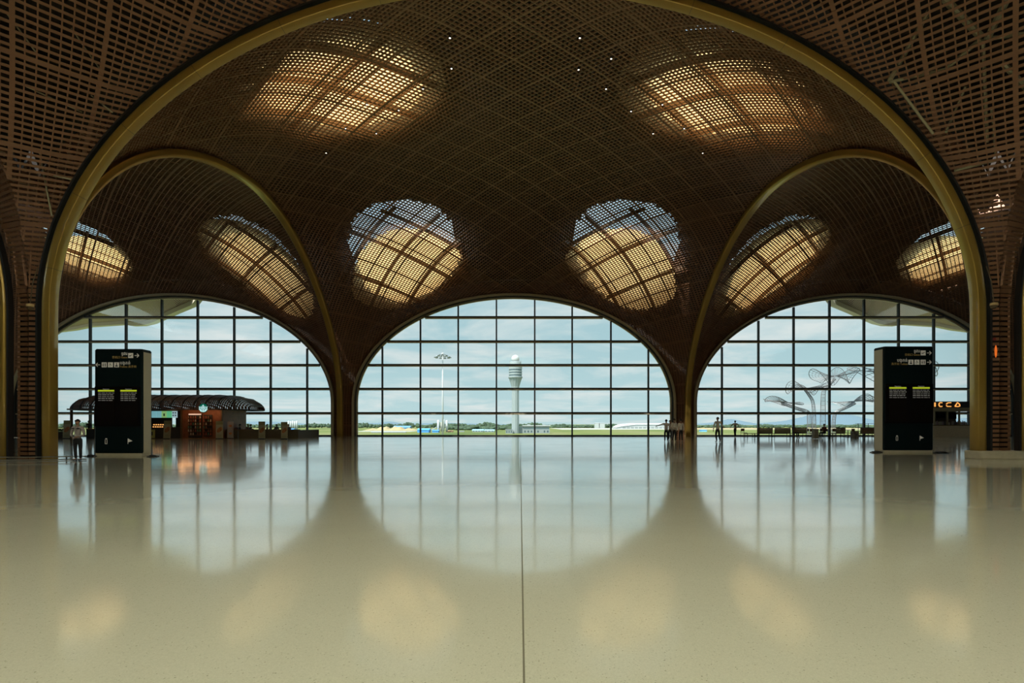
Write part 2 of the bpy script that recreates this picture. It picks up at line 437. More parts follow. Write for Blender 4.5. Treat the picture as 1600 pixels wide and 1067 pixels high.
# ------------------------------------------------------------------ arch ribs
def rib_profile(w, h, r, ri=None):
    pr = []; ri = ri or r
    for sx, sz, a0, q in ((1, -1, -PI / 2, r), (1, 1, 0, r), (-1, 1, PI / 2, ri), (-1, -1, PI, ri)):
        for k in range(5):
            a = a0 + PI / 2 * k / 4; pr.append((sx * (w / 2 - q) + q * math.cos(a), sz * (h / 2 - q) + q * math.sin(a)))
    return pr
def front_rib(cx, label):
    root = empty('arch_rib', (cx, 19.47, 0)); tag(root, label, 'arch')
    def path(inset, n=96):
        Wi, z0, bi = 17.55 - inset, 5.4, 12.6 - inset
        pts = [Vector((-Wi, 0, -0.0)), Vector((-Wi, 0, z0 * .5))]
        for k in range(n + 1):
            a = PI * k / n; pts.append(Vector((-Wi * math.cos(a), 0, z0 + bi * math.sin(a))))
        pts += [Vector((Wi, 0, z0 * .5)), Vector((Wi, 0, 0))]
        return pts
    pts = path(0.36)
    mb = MB(); mb.sweep(pts, Vector((0, 1, 0)), 0, 0, prof=rib_profile(0.38, 0.40, 0.15, 0.035))
    mb.build('casing', M_RIB, root, smooth=True)
    pt2 = path(0.08)
    g = MB(); g.sweep([p + Vector((0, -.1, 0)) for p in pt2], Vector((0, 1, 0)), 0.07, 0.22); g.build('gap_shade_strip', M_BLACK, root)  # black strip laid in for the shade of the gap beside the rib
    # casing joints: thin rings every few metres
    for k in range(6, len(pts) - 6, 7):
        j = MB()
        t = (pts[k + 1] - pts[k - 1]).normalized()
        j.sweep([pts[k] - t * 0.008, pts[k] + t * 0.008], Vector((0, 1, 0)), 0, 0, prof=rib_profile(0.386, 0.406, 0.153, 0.036))
        j.build('casing_joint', mat('joint_dark_gold', (0.16, 0.12, 0.05), 0.6), root)
    return root
front_rib(0, 'great golden arch rib spanning the foreground over the two direction totems')
front_rib(-36.0, 'golden arch rib at the far left edge, only its thick leg showing')
front_rib(36.0, 'golden arch rib at the far right edge, only its thick leg showing')
def side_rib(x, label):
    root = empty('arch_rib', (x, ROW1, 0)); tag(root, label, 'arch')
    pts = []
    n = 72
    for k in range(n + 1):
        s = k / n * 2
        sgn = -1 if s < 1 else 1
        ss = s if s < 1 else 2 - s
        y = arch_point(ss, 0)[0]
        wl = sgn > 0
        for _ in range(3): y = arch_point(ss, qf(y, wl))[0]
        z = arch_point(ss, qf(y, wl) if wl else 0)[1]
        yy = sgn * max(0, y - 0.20); pts.append(Vector((0, yy, max(0, z - 0.20 * math.sin(ss * PI / 2)))))
    mb = MB(); mb.sweep(pts, Vector((1, 0, 0)), 0, 0, prof=rib_profile(0.42, 0.62, 0.16, 0.04)); mb.build('casing', M_RIB, root, smooth=True)
    return root
side_rib(-18.0, 'slender golden arch rib dividing the left bay from the middle bay')
side_rib(18.0, 'slender golden arch rib dividing the right bay from the middle bay')

# ------------------------------------------------------------------ floor
fl = MB(); fl.poly([(-92, -60, 0), (92, -60, 0), (92, YB + 0.5, 0), (-92, YB + 0.5, 0)], [(0, 1, 2, 3)])
fl.poly([(-92, -60, -0.6), (92, -60, -0.6), (92, YB + 0.5, -0.6), (-92, YB + 0.5, -0.6)], [(3, 2, 1, 0), ])
fl.poly([(-92, YB + 0.5, 0), (92, YB + 0.5, 0), (92, YB + 0.5, -0.6), (-92, YB + 0.5, -0.6)], [(0, 1, 2, 3)])
floor = fl.build('floor', M_FLOOR); struct(floor)
jt = MB()
a, b = Vector((X(820, 2.2), 2.2, 0.0012)), Vector((X(813, 40), 40, 0.0012))
jt.poly([a + Vector((-.0055, 0, 0)), a + Vector((.0055, 0, 0)), b + Vector((.006, 0, 0)), b + Vector((-.006, 0, 0))], [(0, 1, 2, 3)])
struct(jt.build('trim_1', mat('joint_filler', (0.20, 0.18, 0.12), 0.7)))

# ------------------------------------------------------------------ windows
TR_Z = [Zp(y, YB) for y in (645.5, 607.6, 570.5, 533.7, 496.0)]
def window(idx, cx, xs, label):
    root = empty('window_%d' % idx, (cx, YB, 0)); struct(root)
    Wg, z0, bg_ = 16.55, 3.5, 10.95
    def zin(x, ins=0.0): 
        t = min(1, abs(x) / (Wg - ins)); return z0 + (bg_ - ins) * math.sqrt(1 - t * t)
    def xin(z):
        if z < z0: return Wg
        return Wg * math.sqrt(max(0, 1 - ((z - z0) / bg_) ** 2))
    n = 64
    def path(ins):
        W_, b_ = 17.0 - ins, 11.5 - ins
        pts = [Vector((-W_, 0, 0)), Vector((-W_, 0, z0 * .5))]
        for k in range(n + 1):
            a = PI * k / n; pts.append(Vector((-W_ * math.cos(a), 0, z0 + b_ * math.sin(a))))
        return pts + [Vector((W_, 0, z0 * .5)), Vector((W_, 0, 0))]
    f = MB(); f.sweep(path(0.09), Vector((0, 1, 0)), 0.2, 0.8)
    f.build('window_frame', M_FRAME, root)
    f = MB(); f.sweep([p + Vector((0, 0.1, 0)) for p in path(0.24)], Vector((0, 1, 0)), 0.14, 0.45); f.build('frame_recess', M_MULL, root)
    f = MB(); f.sweep([p + Vector((0, 0.2, 0)) for p in path(0.39)], Vector((0, 1, 0)), 0.16, 0.2); f.build('inner_frame', M_FRAME, root)
    for x in xs:
        x -= cx
        z1 = zin(x) 
        m_ = MB(); m_.box2((x - .075, -.12, 0), (x + .075, .16, z1)); m_.build('mullion', M_MULL, root)
    for z in TR_Z:
        w_ = xin(z)
        t = MB(); t.box2((-w_, -.16, z - .02), (w_, .14, z + .12)); u = t.build('transom', M_MULL, root)
        t = MB(); t.box2((-w_, -.18, z - .15), (w_, .10, z - .02)); t.build('transom_cap', M_FRAME, u)
    s = MB(); s.box2((-Wg, -.2, 0), (Wg, .3, 0.13)); s.build('sill', M_MULL, root)
    g = MB(); out = [(-Wg, 0.13)]
    for k in range(n + 1):
        a = PI * k / n; out.append((-Wg * math.cos(a), z0 + bg_ * math.sin(a)))
    out.append((Wg, 0.13))
    g.poly([(x, 0.05, z) for x, z in out], [tuple(range(len(out)))])
    g.build('glass', M_GLASS, root)
    return root
sp = 59.42 / F * YB
window(1, 0, [X(p, YB) for p in (597.5, 657, 716, 775.7, 835.5, 894, 954.5, 1013)], '')
window(2, -35.9, [X(p, YB) for p in (29, 85, 141, 197, 253, 309, 366, 423, 480)], '')
window(3, 35.9, [X(p, YB) for p in (1128, 1185, 1240, 1296, 1350, 1404, 1459, 1514, 1570)], '')

# ------------------------------------------------------------------ skylights: beams and golden diffusing fabric
def skylight(cx, cyy, bx, by, wall, label, cut=None, r=5.9):
    root = empty('skylight', (cx, cyy, 0)); tag(root, label, 'skylight')
    N = 48; V = []; Fc = []
    for j in range(N + 1):
        for i in range(N + 1):
            x = bx + (-1 + 2 * i / N) * r; y = by + (-1 + 2 * j / N) * r
            x = max(-HX, min(HX, x)); y = max(-HY, min(HY, y)); V.append((x, y, Zs(x, y, wall, 0.55)))
    for j in range(N):
        for i in range(N):
            x = bx + (-1 + 2 * (i + .5) / N) * r; y = by + (-1 + 2 * (j + .5) / N) * r
            if math.hypot(x - bx, y - by) > r: continue
            if cut and cut(x, y): continue
            Fc.append((j * (N + 1) + i, j * (N + 1) + i + 1, (j + 1) * (N + 1) + i + 1, (j + 1) * (N + 1) + i))
    mb = MB(); mb.poly(V, Fc); mb.build('diffuser', M_FAB, root)
    bm_ = MB()
    for fam in (1, -1):
        for k in range(-3, 4):
            d = k * 4.9 + (bx - fam * by) - 0.2
            pts = []; 
            for t in range(-12, 13):
                tt = t / 12 * r * 1.05 + (bx + fam * by) / 2
                x = tt + d / 2; y = fam * (tt - d / 2)
                if math.hypot(x - bx, y - by) > r * 1.02 or abs(x) > HX - .2 or abs(y) > HY - .2: continue
                pts.append(Vector((x, y, Zs(x, y, wall, 0.33))))
            if len(pts) > 1: bm_.sweep(pts, Vector((0, 0, 1)), 0.16, 0.30)
    bm_.build('beam_grid', M_BEAM, root)
    return root
def open_end(r):
    # the end nearest the hall is clear glass, the rest is fabric
    return lambda x, y: y < 9.3 - 0.62 * 5.6 + abs(x) * 0.0 and True
skylight(0, ROW1, *SKY_MID[0][:2], True, 'skylight of the middle bay, right of the window wall crown, half clear and half golden', cut=lambda x, y: math.hypot(abs(x) - 10.3, y - 14.4) > 5.4, r=5.8)
skylight(0, ROW1, *SKY_MID[1][:2], True, 'skylight of the middle bay, left of the window wall crown, half clear and half golden', cut=lambda x, y: math.hypot(abs(x) - 10.3, y - 14.4) > 5.4, r=5.8)
skylight(0, ROW1, *SKY_MID[2][:2], True, 'large glowing golden skylight high on the right under the great arch', r=5.9)
skylight(0, ROW1, *SKY_MID[3][:2], True, 'large glowing golden skylight high on the left under the great arch', r=5.9)
for c, L_, nm in ((-1, SKY_LEFT, 'left'), (1, SKY_RIGHT, 'right')):
    skylight(c * 36.0, ROW1, *L_[0][:2], True, 'golden skylight in the %s bay, seen through the slender side arch' % nm, r=4.9)
    skylight(c * 36.0, ROW1, *L_[1][:2], True, 'small skylight in the %s bay beside the leg of the great arch' % nm, cut=lambda x, y: y < 10.6, r=3.8)

# pale roof trusses glimpsed through the bars of the bays next to the foreground piers
def near_hit(px, py, off):
    dirv = Vector(((px - CX) / F, 1, (CY - py) / F)); t = 8.0
    while t < 19.5:
        x_, y_, z_ = dirv.x * t, t, CZ + dirv.z * t
        c = round(x_ / 36.0) * 36.0
        if z_ > Zs(x_ - c, y_ - ROW0, False, off): return Vector((x_, y_, z_))
        t += .05
    return Vector((dirv.x * 19.2, 19.2, CZ + dirv.z * 19.2))
def zq(x, y): return (1060 + x / 2.963, y / 2.963)
def zl(x, y): return (x / 2.963, y / 2.963)
TL = [((1160, 50), (980, 370), .16), ((1180, -60), (1400, 170), .2), ((1540, -40), (1430, 180), .2), ((1400, 180), (1240, 320), .14), ((1240, 320), (980, 380), .10), ((1430, 180), (1640, 150), .12),
      ((1410, 180), (1430, 660), .10), ((1500, 290), (1640, 440), .16), ((1330, 400), (1240, 610), .08), ((1000, 380), (1180, 620), .08), ((1280, 790), (1640, 700), .08), ((1450, 500), (1470, 720), .07)]
tl = [((30, 60), (180, 260), .05), ((330, 130), (470, 330), .05), ((420, 440), (520, 520), .05), ((20, 770), (330, 830), .05), ((180, 690), (240, 1000), .05), ((120, 400), (380, 520), .05)]
ceils = [o for o in bpy.data.objects if o.name.startswith('ceiling')]
for lst, fn, cx_ in ((TL, zq, 36.0), (tl, zl, -36.0)):
    par = [o for o in ceils if abs(o.location.x - cx_) < 1 and abs(o.location.y - ROW0) < 1][0]
    for a_, b_, r_ in lst:
        pp = [near_hit(*fn(a_[0] + (b_[0] - a_[0]) * q / 5, a_[1] + (b_[1] - a_[1]) * q / 5), .8) - par.location for q in range(6)]
        mb = MB(); mb.tube(pp, r_ * .55, 8); mb.build('truss_member', M_TRUSS, par)
# ------------------------------------------------------------------ outside: airfield
GZ = -8.0
def DG(py): return (CZ - GZ) * F / (py - CY)
def ground_mat():
    m = bpy.data.materials.new('airfield_grass'); m.use_nodes = True
    n = m.node_tree.nodes; l = m.node_tree.links; b = n['Principled BSDF']; b.inputs['Roughness'].default_value = 0.9; b.inputs['Specular IOR Level'].default_value = 0.1
    t = n.new('ShaderNodeTexCoord'); mp = n.new('ShaderNodeMapping'); mp.inputs['Scale'].default_value = (0.006, 0.0022, 1); l.new(t.outputs['Object'], mp.inputs[0])
    z = n.new('ShaderNodeTexNoise'); z.inputs['Scale'].default_value = 1.6; z.inputs['Detail'].default_value = 6; l.new(mp.outputs[0], z.inputs['Vector'])
    r = n.new('ShaderNodeValToRGB'); l.new(z.outputs['Fac'], r.inputs[0]); e = r.color_ramp.elements
    e[0].position = 0.30; e[0].color = (0.065, 0.095, 0.03, 1); e[1].position = 0.72; e[1].color = (0.165, 0.155, 0.08, 1)
    x = e.new(0.5); x.color = (0.125, 0.14, 0.042, 1)
    l.new(r.outputs[0], b.inputs['Base Color']); return m
g = MB(); g.poly([(-9000, 58, GZ), (9000, 58, GZ), (9000, 12000, GZ), (-9000, 12000, GZ)], [(0, 1, 2, 3)])
struct(g.build('ground', ground_mat()))
M_CONC = mat('pale_concrete', (0.31, 0.30, 0.26), 0.9)
M_WHITE = mat('white_cladding', (0.40, 0.41, 0.405), 0.6)
M_BLUE = mat('blue_sheet', (0.06, 0.25, 0.55), 0.5)
M_NAVY = mat('dull_blue_roof', (0.10, 0.22, 0.36), 0.6)
M_GREY = mat('grey_render', (0.21, 0.235, 0.23), 0.7)
M_WIN = mat('dark_glazing', (0.06, 0.09, 0.10), 0.2)
M_LEAF = mat('far_tree_leaves', (0.035, 0.06, 0.03), 0.9, noise=0.4, nscale=0.06)
M_HILL = mat('haze_tinted_hillside', (0.09, 0.135, 0.165), 0.95)  # distant haze is painted into this blue-grey base colour
M_SAND = mat('ochre_earth', (0.30, 0.23, 0.12), 0.95, noise=0.15, nscale=0.05)
# apron strips
a = MB(); a.box2((X(870, DG(670.2)), DG(671.2), GZ), (X(1700, DG(670.2)), DG(668.9), GZ + .1)); struct(a.build('ground', M_CONC)).name = 'ground_apron'
a = MB(); a.box2((X(560, DG(673.6)), DG(674.4), GZ), (X(660, DG(673)), DG(673.2), GZ + .1)); struct(a.build('ground_apron', M_CONC))
a = MB(); a.box2((X(1090, 900), 900, GZ), (X(1500, 900), 1250, GZ + .15)); struct(a.build('ground_apron', M_SAND))
# terrace just outside the right hand window
a = MB(); a.box2((16, 56.2, GZ), (60, 70, -0.25)); struct(a.build('ground_terrace', M_CONC))

# hills
def ridge(x0, x1, d, top, name_label, seed):
    rnd = random.Random(seed); mb = MB(); n = 60; R = []
    for i in range(n + 1):
        t = i / n; h = math.sin(PI * t) ** 1.3 * (0.75 + 0.25 * math.sin(t * 9 + seed)) + 0.04 * rnd.random() * math.sin(PI * t)
        R.append((x0 + (x1 - x0) * t, h * top))
    V = []
    for j, (dy_, k) in enumerate(((-500, 0), (-250, .6), (0, 1), (300, .5), (600, 0))):
        for x, h in R: V.append((x, d + dy_, GZ + h * k))
    m = n + 1
    mb.poly(V, [(j * m + i, j * m + i + 1, (j + 1) * m + i + 1, (j + 1) * m + i) for j in range(4) for i in range(n)])
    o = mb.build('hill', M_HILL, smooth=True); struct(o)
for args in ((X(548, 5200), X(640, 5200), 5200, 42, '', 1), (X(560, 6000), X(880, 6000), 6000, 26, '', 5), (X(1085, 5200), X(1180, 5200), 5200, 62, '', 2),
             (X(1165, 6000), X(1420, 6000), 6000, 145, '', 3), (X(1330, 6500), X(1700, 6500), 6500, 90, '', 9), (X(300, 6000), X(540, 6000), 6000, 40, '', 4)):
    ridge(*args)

# tree line: countless crowns
mb = MB(); rnd = random.Random(3)
def crown(mb, x, y, z, r, h, rnd):
    k = 6; V = []; 
    for r_, z_ in ((.55, 0.0), (1.0, .35), (.85, .7), (.35, 1.0)):
        for j in range(k):
            a = 2 * PI * j / k + rnd.random() * .3; q = r_ * r * (0.8 + .4 * rnd.random()); V.append((x + q * math.cos(a), y + q * math.sin(a), z + z_ * h))
    mb.poly(V, [(i * k + j, i * k + (j + 1) % k, (i + 1) * k + (j + 1) % k, (i + 1) * k + j) for i in range(3) for j in range(k)] + [tuple(3 * k + j for j in range(k))])
for i in range(4200):
    d = rnd.uniform(1250, 2300); px = rnd.uniform(-60, 1660)
    crown(mb, X(px, d), d, GZ, rnd.uniform(2.5, 6.5), rnd.uniform(4, 10 if px > 870 else 14.5) * (0.8 + .35 * math.sin(px * .13) * math.sin(px * .031)), rnd)
tag(mb.build('treeline', M_LEAF), 'long band of dark green trees along the horizon beyond the airfield', 'trees', kind='stuff')
# low bushes nearer, left of the tower
mb = MB()
for i in range(160):
    d = rnd.uniform(800, 1200); px = rnd.uniform(700, 800); crown(mb, X(px, d), d, GZ, rnd.uniform(3, 6), rnd.uniform(3, 6), rnd)
tag(mb.build('undergrowth', M_LEAF), 'low green scrub on the field left of the control tower', 'bushes', kind='stuff')
d = 760
root = empty('tree', (X(743, d), d, GZ)); tag(root, 'single dark broad tree on the field left of the control tower', 'tree')
mb = MB(); mb.tube([(0, 0, 0), (0, 0, 4)], .5); mb.build('trunk', M_BEAM, root)
mb = MB()
for k in range(9): crown(mb, rnd.uniform(-4, 4), rnd.uniform(-3, 3), rnd.uniform(1.5, 5), rnd.uniform(2, 3.4), rnd.uniform(3, 4.5), rnd)
mb.build('crown', M_LEAF, root)

# sand heaps
d = 760
mb = MB(); N = 40; V = []
for j in range(7):
    for i in range(N + 1):
        t = i / N; h = (math.sin(PI * t) ** .7) * (4.6 + 1.6 * math.sin(t * 23) + 1.2 * math.sin(t * 47 + 1)) * math.sin(PI * j / 6) ** .8
        V.append((X(566, d) + (X(650, d) - X(566, d)) * t, d + j * 6, GZ + max(0, h)))
mb.poly(V, [(j * (N + 1) + i, j * (N + 1) + i + 1, (j + 1) * (N + 1) + i + 1, (j + 1) * (N + 1) + i) for j in range(6) for i in range(N)])
tag(mb.build('earth_mound', M_SAND, smooth=True), 'long ochre earth mound left of the blue sheds beyond the grass', 'mound')

def shed(px0, px1, pyt, pyb, dep, mwall, mroof, label, roof_h=1.0, cat='building'):
    d = DG(pyb); w = X(px1, d) - X(px0, d); h = Zp(pyt, d) - GZ
    root = empty('warehouse', ((X(px0, d) + X(px1, d)) / 2, d, GZ)); tag(root, label, cat)
    mb = MB(); mb.box2((-w / 2, 0, 0), (w / 2, dep, h - roof_h)); mb.build('walls', mwall, root)
    mb = MB(); e = .4
    mb.poly([(-w / 2 - e, -e, h - roof_h), (w / 2 + e, -e, h - roof_h), (w / 2 + e, dep + e, h - roof_h), (-w / 2 - e, dep + e, h - roof_h), (-w / 2 - e, dep / 2, h), (w / 2 + e, dep / 2, h)],
            [(0, 1, 5, 4), (2, 3, 4, 5), (0, 4, 3), (1, 2, 5), (3, 2, 1, 0)])
    mb.build('roof', mroof, root); return root, w, h, d
def windows_on(root, w, h, rows, cols, z0, z1, m=None):
    for r in range(rows):
        for c in range(cols):
            mb = MB(); cw = w / cols; zz = z0 + (z1 - z0) * r / rows; hh = (z1 - z0) / rows * .55
            mb.box2((-w / 2 + c * cw + cw * .2, -.12, zz), (-w / 2 + c * cw + cw * .8, .02, zz + hh)); mb.build('window', m or M_WIN, root)
shed(614, 640, 665.2, 671.4, 20, M_NAVY, M_NAVY, 'dull blue long shed roof behind the ochre earth mound', 3)
r_ = shed(652, 670, 669.2, 675.8, 14, M_BLUE, M_BLUE, 'bright blue sheet shed left of the white silos', 2)
r_ = shed(675, 685, 671.6, 675.8, 10, M_BLUE, M_BLUE, 'small bright blue shed at the foot of the silos', 1)
shed(697, 707, 672.5, 675.3, 8, M_SAND, mat('rust_roof', (.3, .14, .08), .8), 'low rust brown hut just right of the silos', .8)
r_ = shed(738, 755, 670.6, 674.8, 12, M_WHITE, mat('sky_blue_roof', (.25, .5, .62), .6), 'white shed with pale blue roof, left one of the pair near the tower', 1.5); windows_on(r_[0], r_[1], r_[2], 1, 4, .6, 2.4)
r_ = shed(757, 772, 670.9, 674.9, 12, M_WHITE, mat('sky_blue_roof', (.25, .5, .62), .6), 'white shed with pale blue roof, right one of the pair near the tower', 1.5); windows_on(r_[0], r_[1], r_[2], 1, 3, .6, 2.4)
shed(580, 634, 674.1, 676.0, 3, M_WHITE, M_WHITE, 'long low white site wall at the edge of the grass', .3, 'wall')
shed(718, 725, 673, 675, 4, M_WHITE, M_GREY, 'small white cabin on the grass between silos and sheds', .4)
# silos with a conveyor
d = DG(675.5); silo0 = None
for i, (px, top, c) in enumerate(((684.9, 656, 0), (689.0, 659, 1), (692.9, 655.5, 0), (697.1, 656.3, 0))):
    root = empty('silo', (X(px, d), d + (6 if i % 2 else 0), GZ)); tag(root, ['white cement silo, leftmost of the cluster by the light mast', 'shorter beige silo, second of the cluster by the light mast', 'tallest white silo directly beside the light mast', 'white silo standing right of the light mast'][i], 'silo', 'silos beside the light mast')
    h = Zp(top, d) - GZ; r = 1.95 / F * d
    mb = MB(); mb.lathe((0, 0, 0), [(r * .35, h * .08), (r, h * .22), (r, h * .96), (r * .5, h)], 14); mb.build('tank', M_WHITE if c == 0 else M_CONC, root, smooth=True)
    for q in range(4):
        mb = MB(); aa = PI / 4 + q * PI / 2; mb.tube([(r * .9 * math.cos(aa), r * .9 * math.sin(aa), 0), (r * .9 * math.cos(aa), r * .9 * math.sin(aa), h * .25)], .12, 5); mb.build('leg', M_STEEL, root)
mb = MB(); mb.sweep([Vector((X(674.5, d), d - 3, Zp(671.2, d))), Vector((X(682.6, d), d - 3, Zp(667.5, d)))], Vector((0, 0, 1)), 1.2, .7); mb.tube([(X(677, d), d - 3, GZ), (X(677, d), d - 3, Zp(670.4, d))], .2, 5)
tag(mb.build('conveyor', M_WHITE), 'white sloping conveyor leading up to the leftmost silo', 'conveyor')
d = DG(671)
for i, px in enumerate((451, 454.2, 457.4, 460.6, 463.8)):
    mb = MB(); h = Zp(657.4 + (i % 2) * .7, d) - GZ; r = 1.4 / F * d; mb.lathe((0, 0, 0), [(r, 0), (r, h * .96), (r * .4, h)], 12)
    tag(mb.build('storage_tank', M_WHITE, loc=(X(px, d), d, GZ), smooth=True), 'upright white storage tank in the row beyond the left window, %s' % ('leftmost', 'second from the left', 'the middle one', 'second from the right', 'rightmost')[i], 'tank', 'white tanks beyond the left window')
shed(447, 458, 669.6, 672.6, 10, M_BLUE, M_BLUE, 'low blue shed below the white tanks beyond the left window', 1)
shed(1096, 1104.5, 671.4, 674.6, 8, mat('sky_blue_wall', (.2, .5, .7), .6), M_BLUE, 'small sky blue hut on the grass at the left edge of the right window', .6)
for i, (px0, px1) in enumerate(((930, 936), (937, 945))):
    r_ = shed(px0, px1, 660.4 + i * .5, 668.6, 14, M_WHITE, M_WHITE, ['small white block left one on the horizon beyond the apron', 'small white block right one on the horizon beyond the apron'][i], .6)
# hangar
d = DG(669.6); w = X(1062, d) - X(963, d); root = empty('hangar', (X(963, d), d, GZ)); tag(root, 'long white hangar with a curved roof across the grass on the right', 'hangar')
h = Zp(661.8, d) - GZ
mb = MB(); out = [(0, 0), (0, h * .28), (w * .06, h * .62), (w * .16, h * .9), (w * .3, h), (w, h), (w, 0)]
mb.prism([(a_, b_ ) for a_, b_ in out[:]], 0, 40); mb.build('walls', M_WHITE, root)
mb = MB(); mb.prism([(-.8, h * .25), (w * .05, h * .64), (w * .15, h * .94), (w * .3, h * 1.06), (w + .5, h * 1.06), (w + .5, h * .80), (w * .3, h * .80), (w * .1, h * .5)], -1.6, 42); mb.build('roof', mat('roof_pale', (.66, .70, .70), .5), root)
for k in range(14):
    mb = MB(); x0 = w * .1 + k * w * .064; mb.box2((x0, -.2, .2), (x0 + w * .05, .05, h * .34)); mb.build('door', M_GREY, root)
# tower annex
r_ = shed(790, 801, 670.6, 677.4, 10, M_GREY, M_GREY, 'low grey wing left of the control tower foot', .3); windows_on(r_[0], r_[1], r_[2], 1, 3, 1.2, 3.4)
d = DG(677.0); root = empty('office_building', (X(838, d), d, GZ)); tag(root, 'grey flat roofed office building right of the control tower foot', 'building')
w = X(859, d) - X(817, d); h = Zp(664.5, d) - GZ
mb = MB(); mb.box2((-w / 2, 0, 0), (w / 2, 14, h * .52)); mb.build('lower_storey', M_GREY, root)
mb = MB(); mb.box2((-w / 2 + .4, .8, h * .52), (w / 2 - .4, 13, h * .9)); mb.build('glazed_storey', mat('grey_glazing', (.20, .25, .26), .25), root)
mb = MB(); mb.box2((-w / 2 - .6, -1, h * .9), (w / 2 + .6, 14.6, h)); mb.build('roof', M_WHITE, root)
for k in range(8):
    if k == 5: continue
    mb = MB(); x0 = -w / 2 + 1.4 + k * w / 8.3; mb.box2((x0, -.1, h * .12), (x0 + 1.5, .05, h * .36)); mb.build('window', M_WIN, root)
for k in (-.28, .3):
    mb = MB(); mb.box2((w * k - 1.6, 4, h), (w * k + 1.6, 7, h + 1.3)); mb.build('plant_box', M_GREY, root)
mb = MB(); mb.box2((-w / 2 - 4.4, 3, 0), (-w / 2 + .2, 12, h * .86)); mb.build('link_block', mat('link_block_grey', (.22, .26, .26), .6), root)  # link block has one even cool grey
# control tower
d = 527; root = empty('control_tower', (X(805.3, d), d, GZ)); tag(root, 'tall white control tower with banded cab and round radar dome', 'tower')
u = d / F
def zz(py): return Zp(py, d) - GZ
M_TW = mat('tower_concrete', (0.24, 0.27, 0.27), 0.6)
mb = MB(); K = 24
V = []
for r_, py in ((5.9, 678.5), (5.6, 640), (5.5, 612), (6.2, 604), (8.2, 597), (10.6, 590.0)):
    for j in range(K):
        a_ = 2 * PI * j / K; rr = r_ * u * (1.0 if j % 2 == 0 else 0.93); V.append((rr * math.cos(a_), rr * math.sin(a_), zz(py)))
mb.poly(V, [(i * K + j, i * K + (j + 1) % K, (i + 1) * K + (j + 1) % K, (i + 1) * K + j) for i in range(5) for j in range(K)] + [tuple(5 * K + j for j in range(K))]); mb.build('shaft', M_TW, root)
mb = MB(); mb.lathe((0, 0, 0), [(10.8 * u, zz(590.6)), (11.2 * u, zz(590.4)), (11.2 * u, zz(589.0)), (10.2 * u, zz(588.8))], 28); mb.build('gallery', M_TW, root)
for i, (y0, y1) in enumerate(((588.8, 587.6), (585.8, 583.3), (581.6, 579.2), (577.3, 573.0))):
    mb = MB(); mb.lathe((0, 0, 0), [(10.4 * u, zz(y0)), (10.4 * u, zz(y1))], 28); mb.build('storey', M_TW, root)
for i, (y0, y1) in enumerate(((587.6, 585.8), (583.3, 581.6), (579.2, 577.3))):
    mb = MB(); mb.lathe((0, 0, 0), [(10.0 * u, zz(y0)), (10.0 * u, zz(y1))], 28); mb.build('window_band', M_WIN, root)
mb = MB(); mb.lathe((0, 0, 0), [(10.6 * u, zz(573)), (9.2 * u, zz(570)), (9.0 * u, zz(567.6)), (9.2 * u, zz(567.2)), (8.8 * u, zz(565.4)), (4 * u, zz(565))], 28); mb.build('cab_roof', mat('tower_grey', (.26, .30, .31), .5), root)
mb = MB(); R_ = 6.3 * u; mb.lathe((0, 0, zz(560.8)), [(max(.01, R_ * math.cos(t)), R_ * math.sin(t)) for t in [(-PI / 2 + PI * k / 12) for k in range(13)]], 22); mb.build('radar_dome', M_WHITE, root, smooth=True)
for k in range(10):
    a_ = 2 * PI * k / 10; mb = MB(); mb.tube([(9 * u * math.cos(a_), 9 * u * math.sin(a_), zz(565.6)), (9 * u * math.cos(a_), 9 * u * math.sin(a_), zz(563.2))], .12, 4); mb.build('railing_post', M_STEEL, root)
# light mast
d = 200; root = empty('light_mast', (X(691.7, d), d, GZ)); tag(root, 'tall white floodlight mast with a ring of lamps outside the window', 'light mast')
u = d / F; 
mb = MB(); mb.tube([(0, 0, 0), (0, 0, Zp(556, d) - GZ)], [1.6 * u * .95, .85 * u], 10); mb.build('pole', M_WHITE, root, smooth=True)
mb = MB(); mb.tube([(0, 0, Zp(556, d) - GZ), (0, 0, Zp(536, d) - GZ)], .05, 5); mb.build('lightning_rod', M_STEEL, root)
mb = MB(); z_ = Zp(553.4, d) - GZ; mb.lathe((0, 0, z_), [(1.6 * u, -.5 * u), (2.6 * u, 0), (2.2 * u, 1.4 * u), (.8 * u, 2.2 * u)], 14); mb.build('head', M_WHITE, root, smooth=True)
for k in range(10):
    a_ = 2 * PI * k / 10 + .15; c_, s_ = math.cos(a_), math.sin(a_)
    mb = MB(); mb.tube([(c_ * 2 * u, s_ * 2 * u, z_), (c_ * 7 * u, s_ * 7 * u, z_ - 1.1 * u), (c_ * 11.5 * u, s_ * 11.5 * u, z_ - 4.2 * u)], .10, 5); ar = mb.build('arm', M_STEEL, root)
    mb = MB(); mb.box((c_ * 11.6 * u, s_ * 11.6 * u, z_ - 4.9 * u), (.9, .9, .35), a_, .06); mb.box((c_ * 7 * u, s_ * 7 * u, z_ - 2.1 * u), (.8, .8, .3), a_, .05); mb.build('floodlight', mat('lamp_housing', (.16, .18, .18), .5), root)

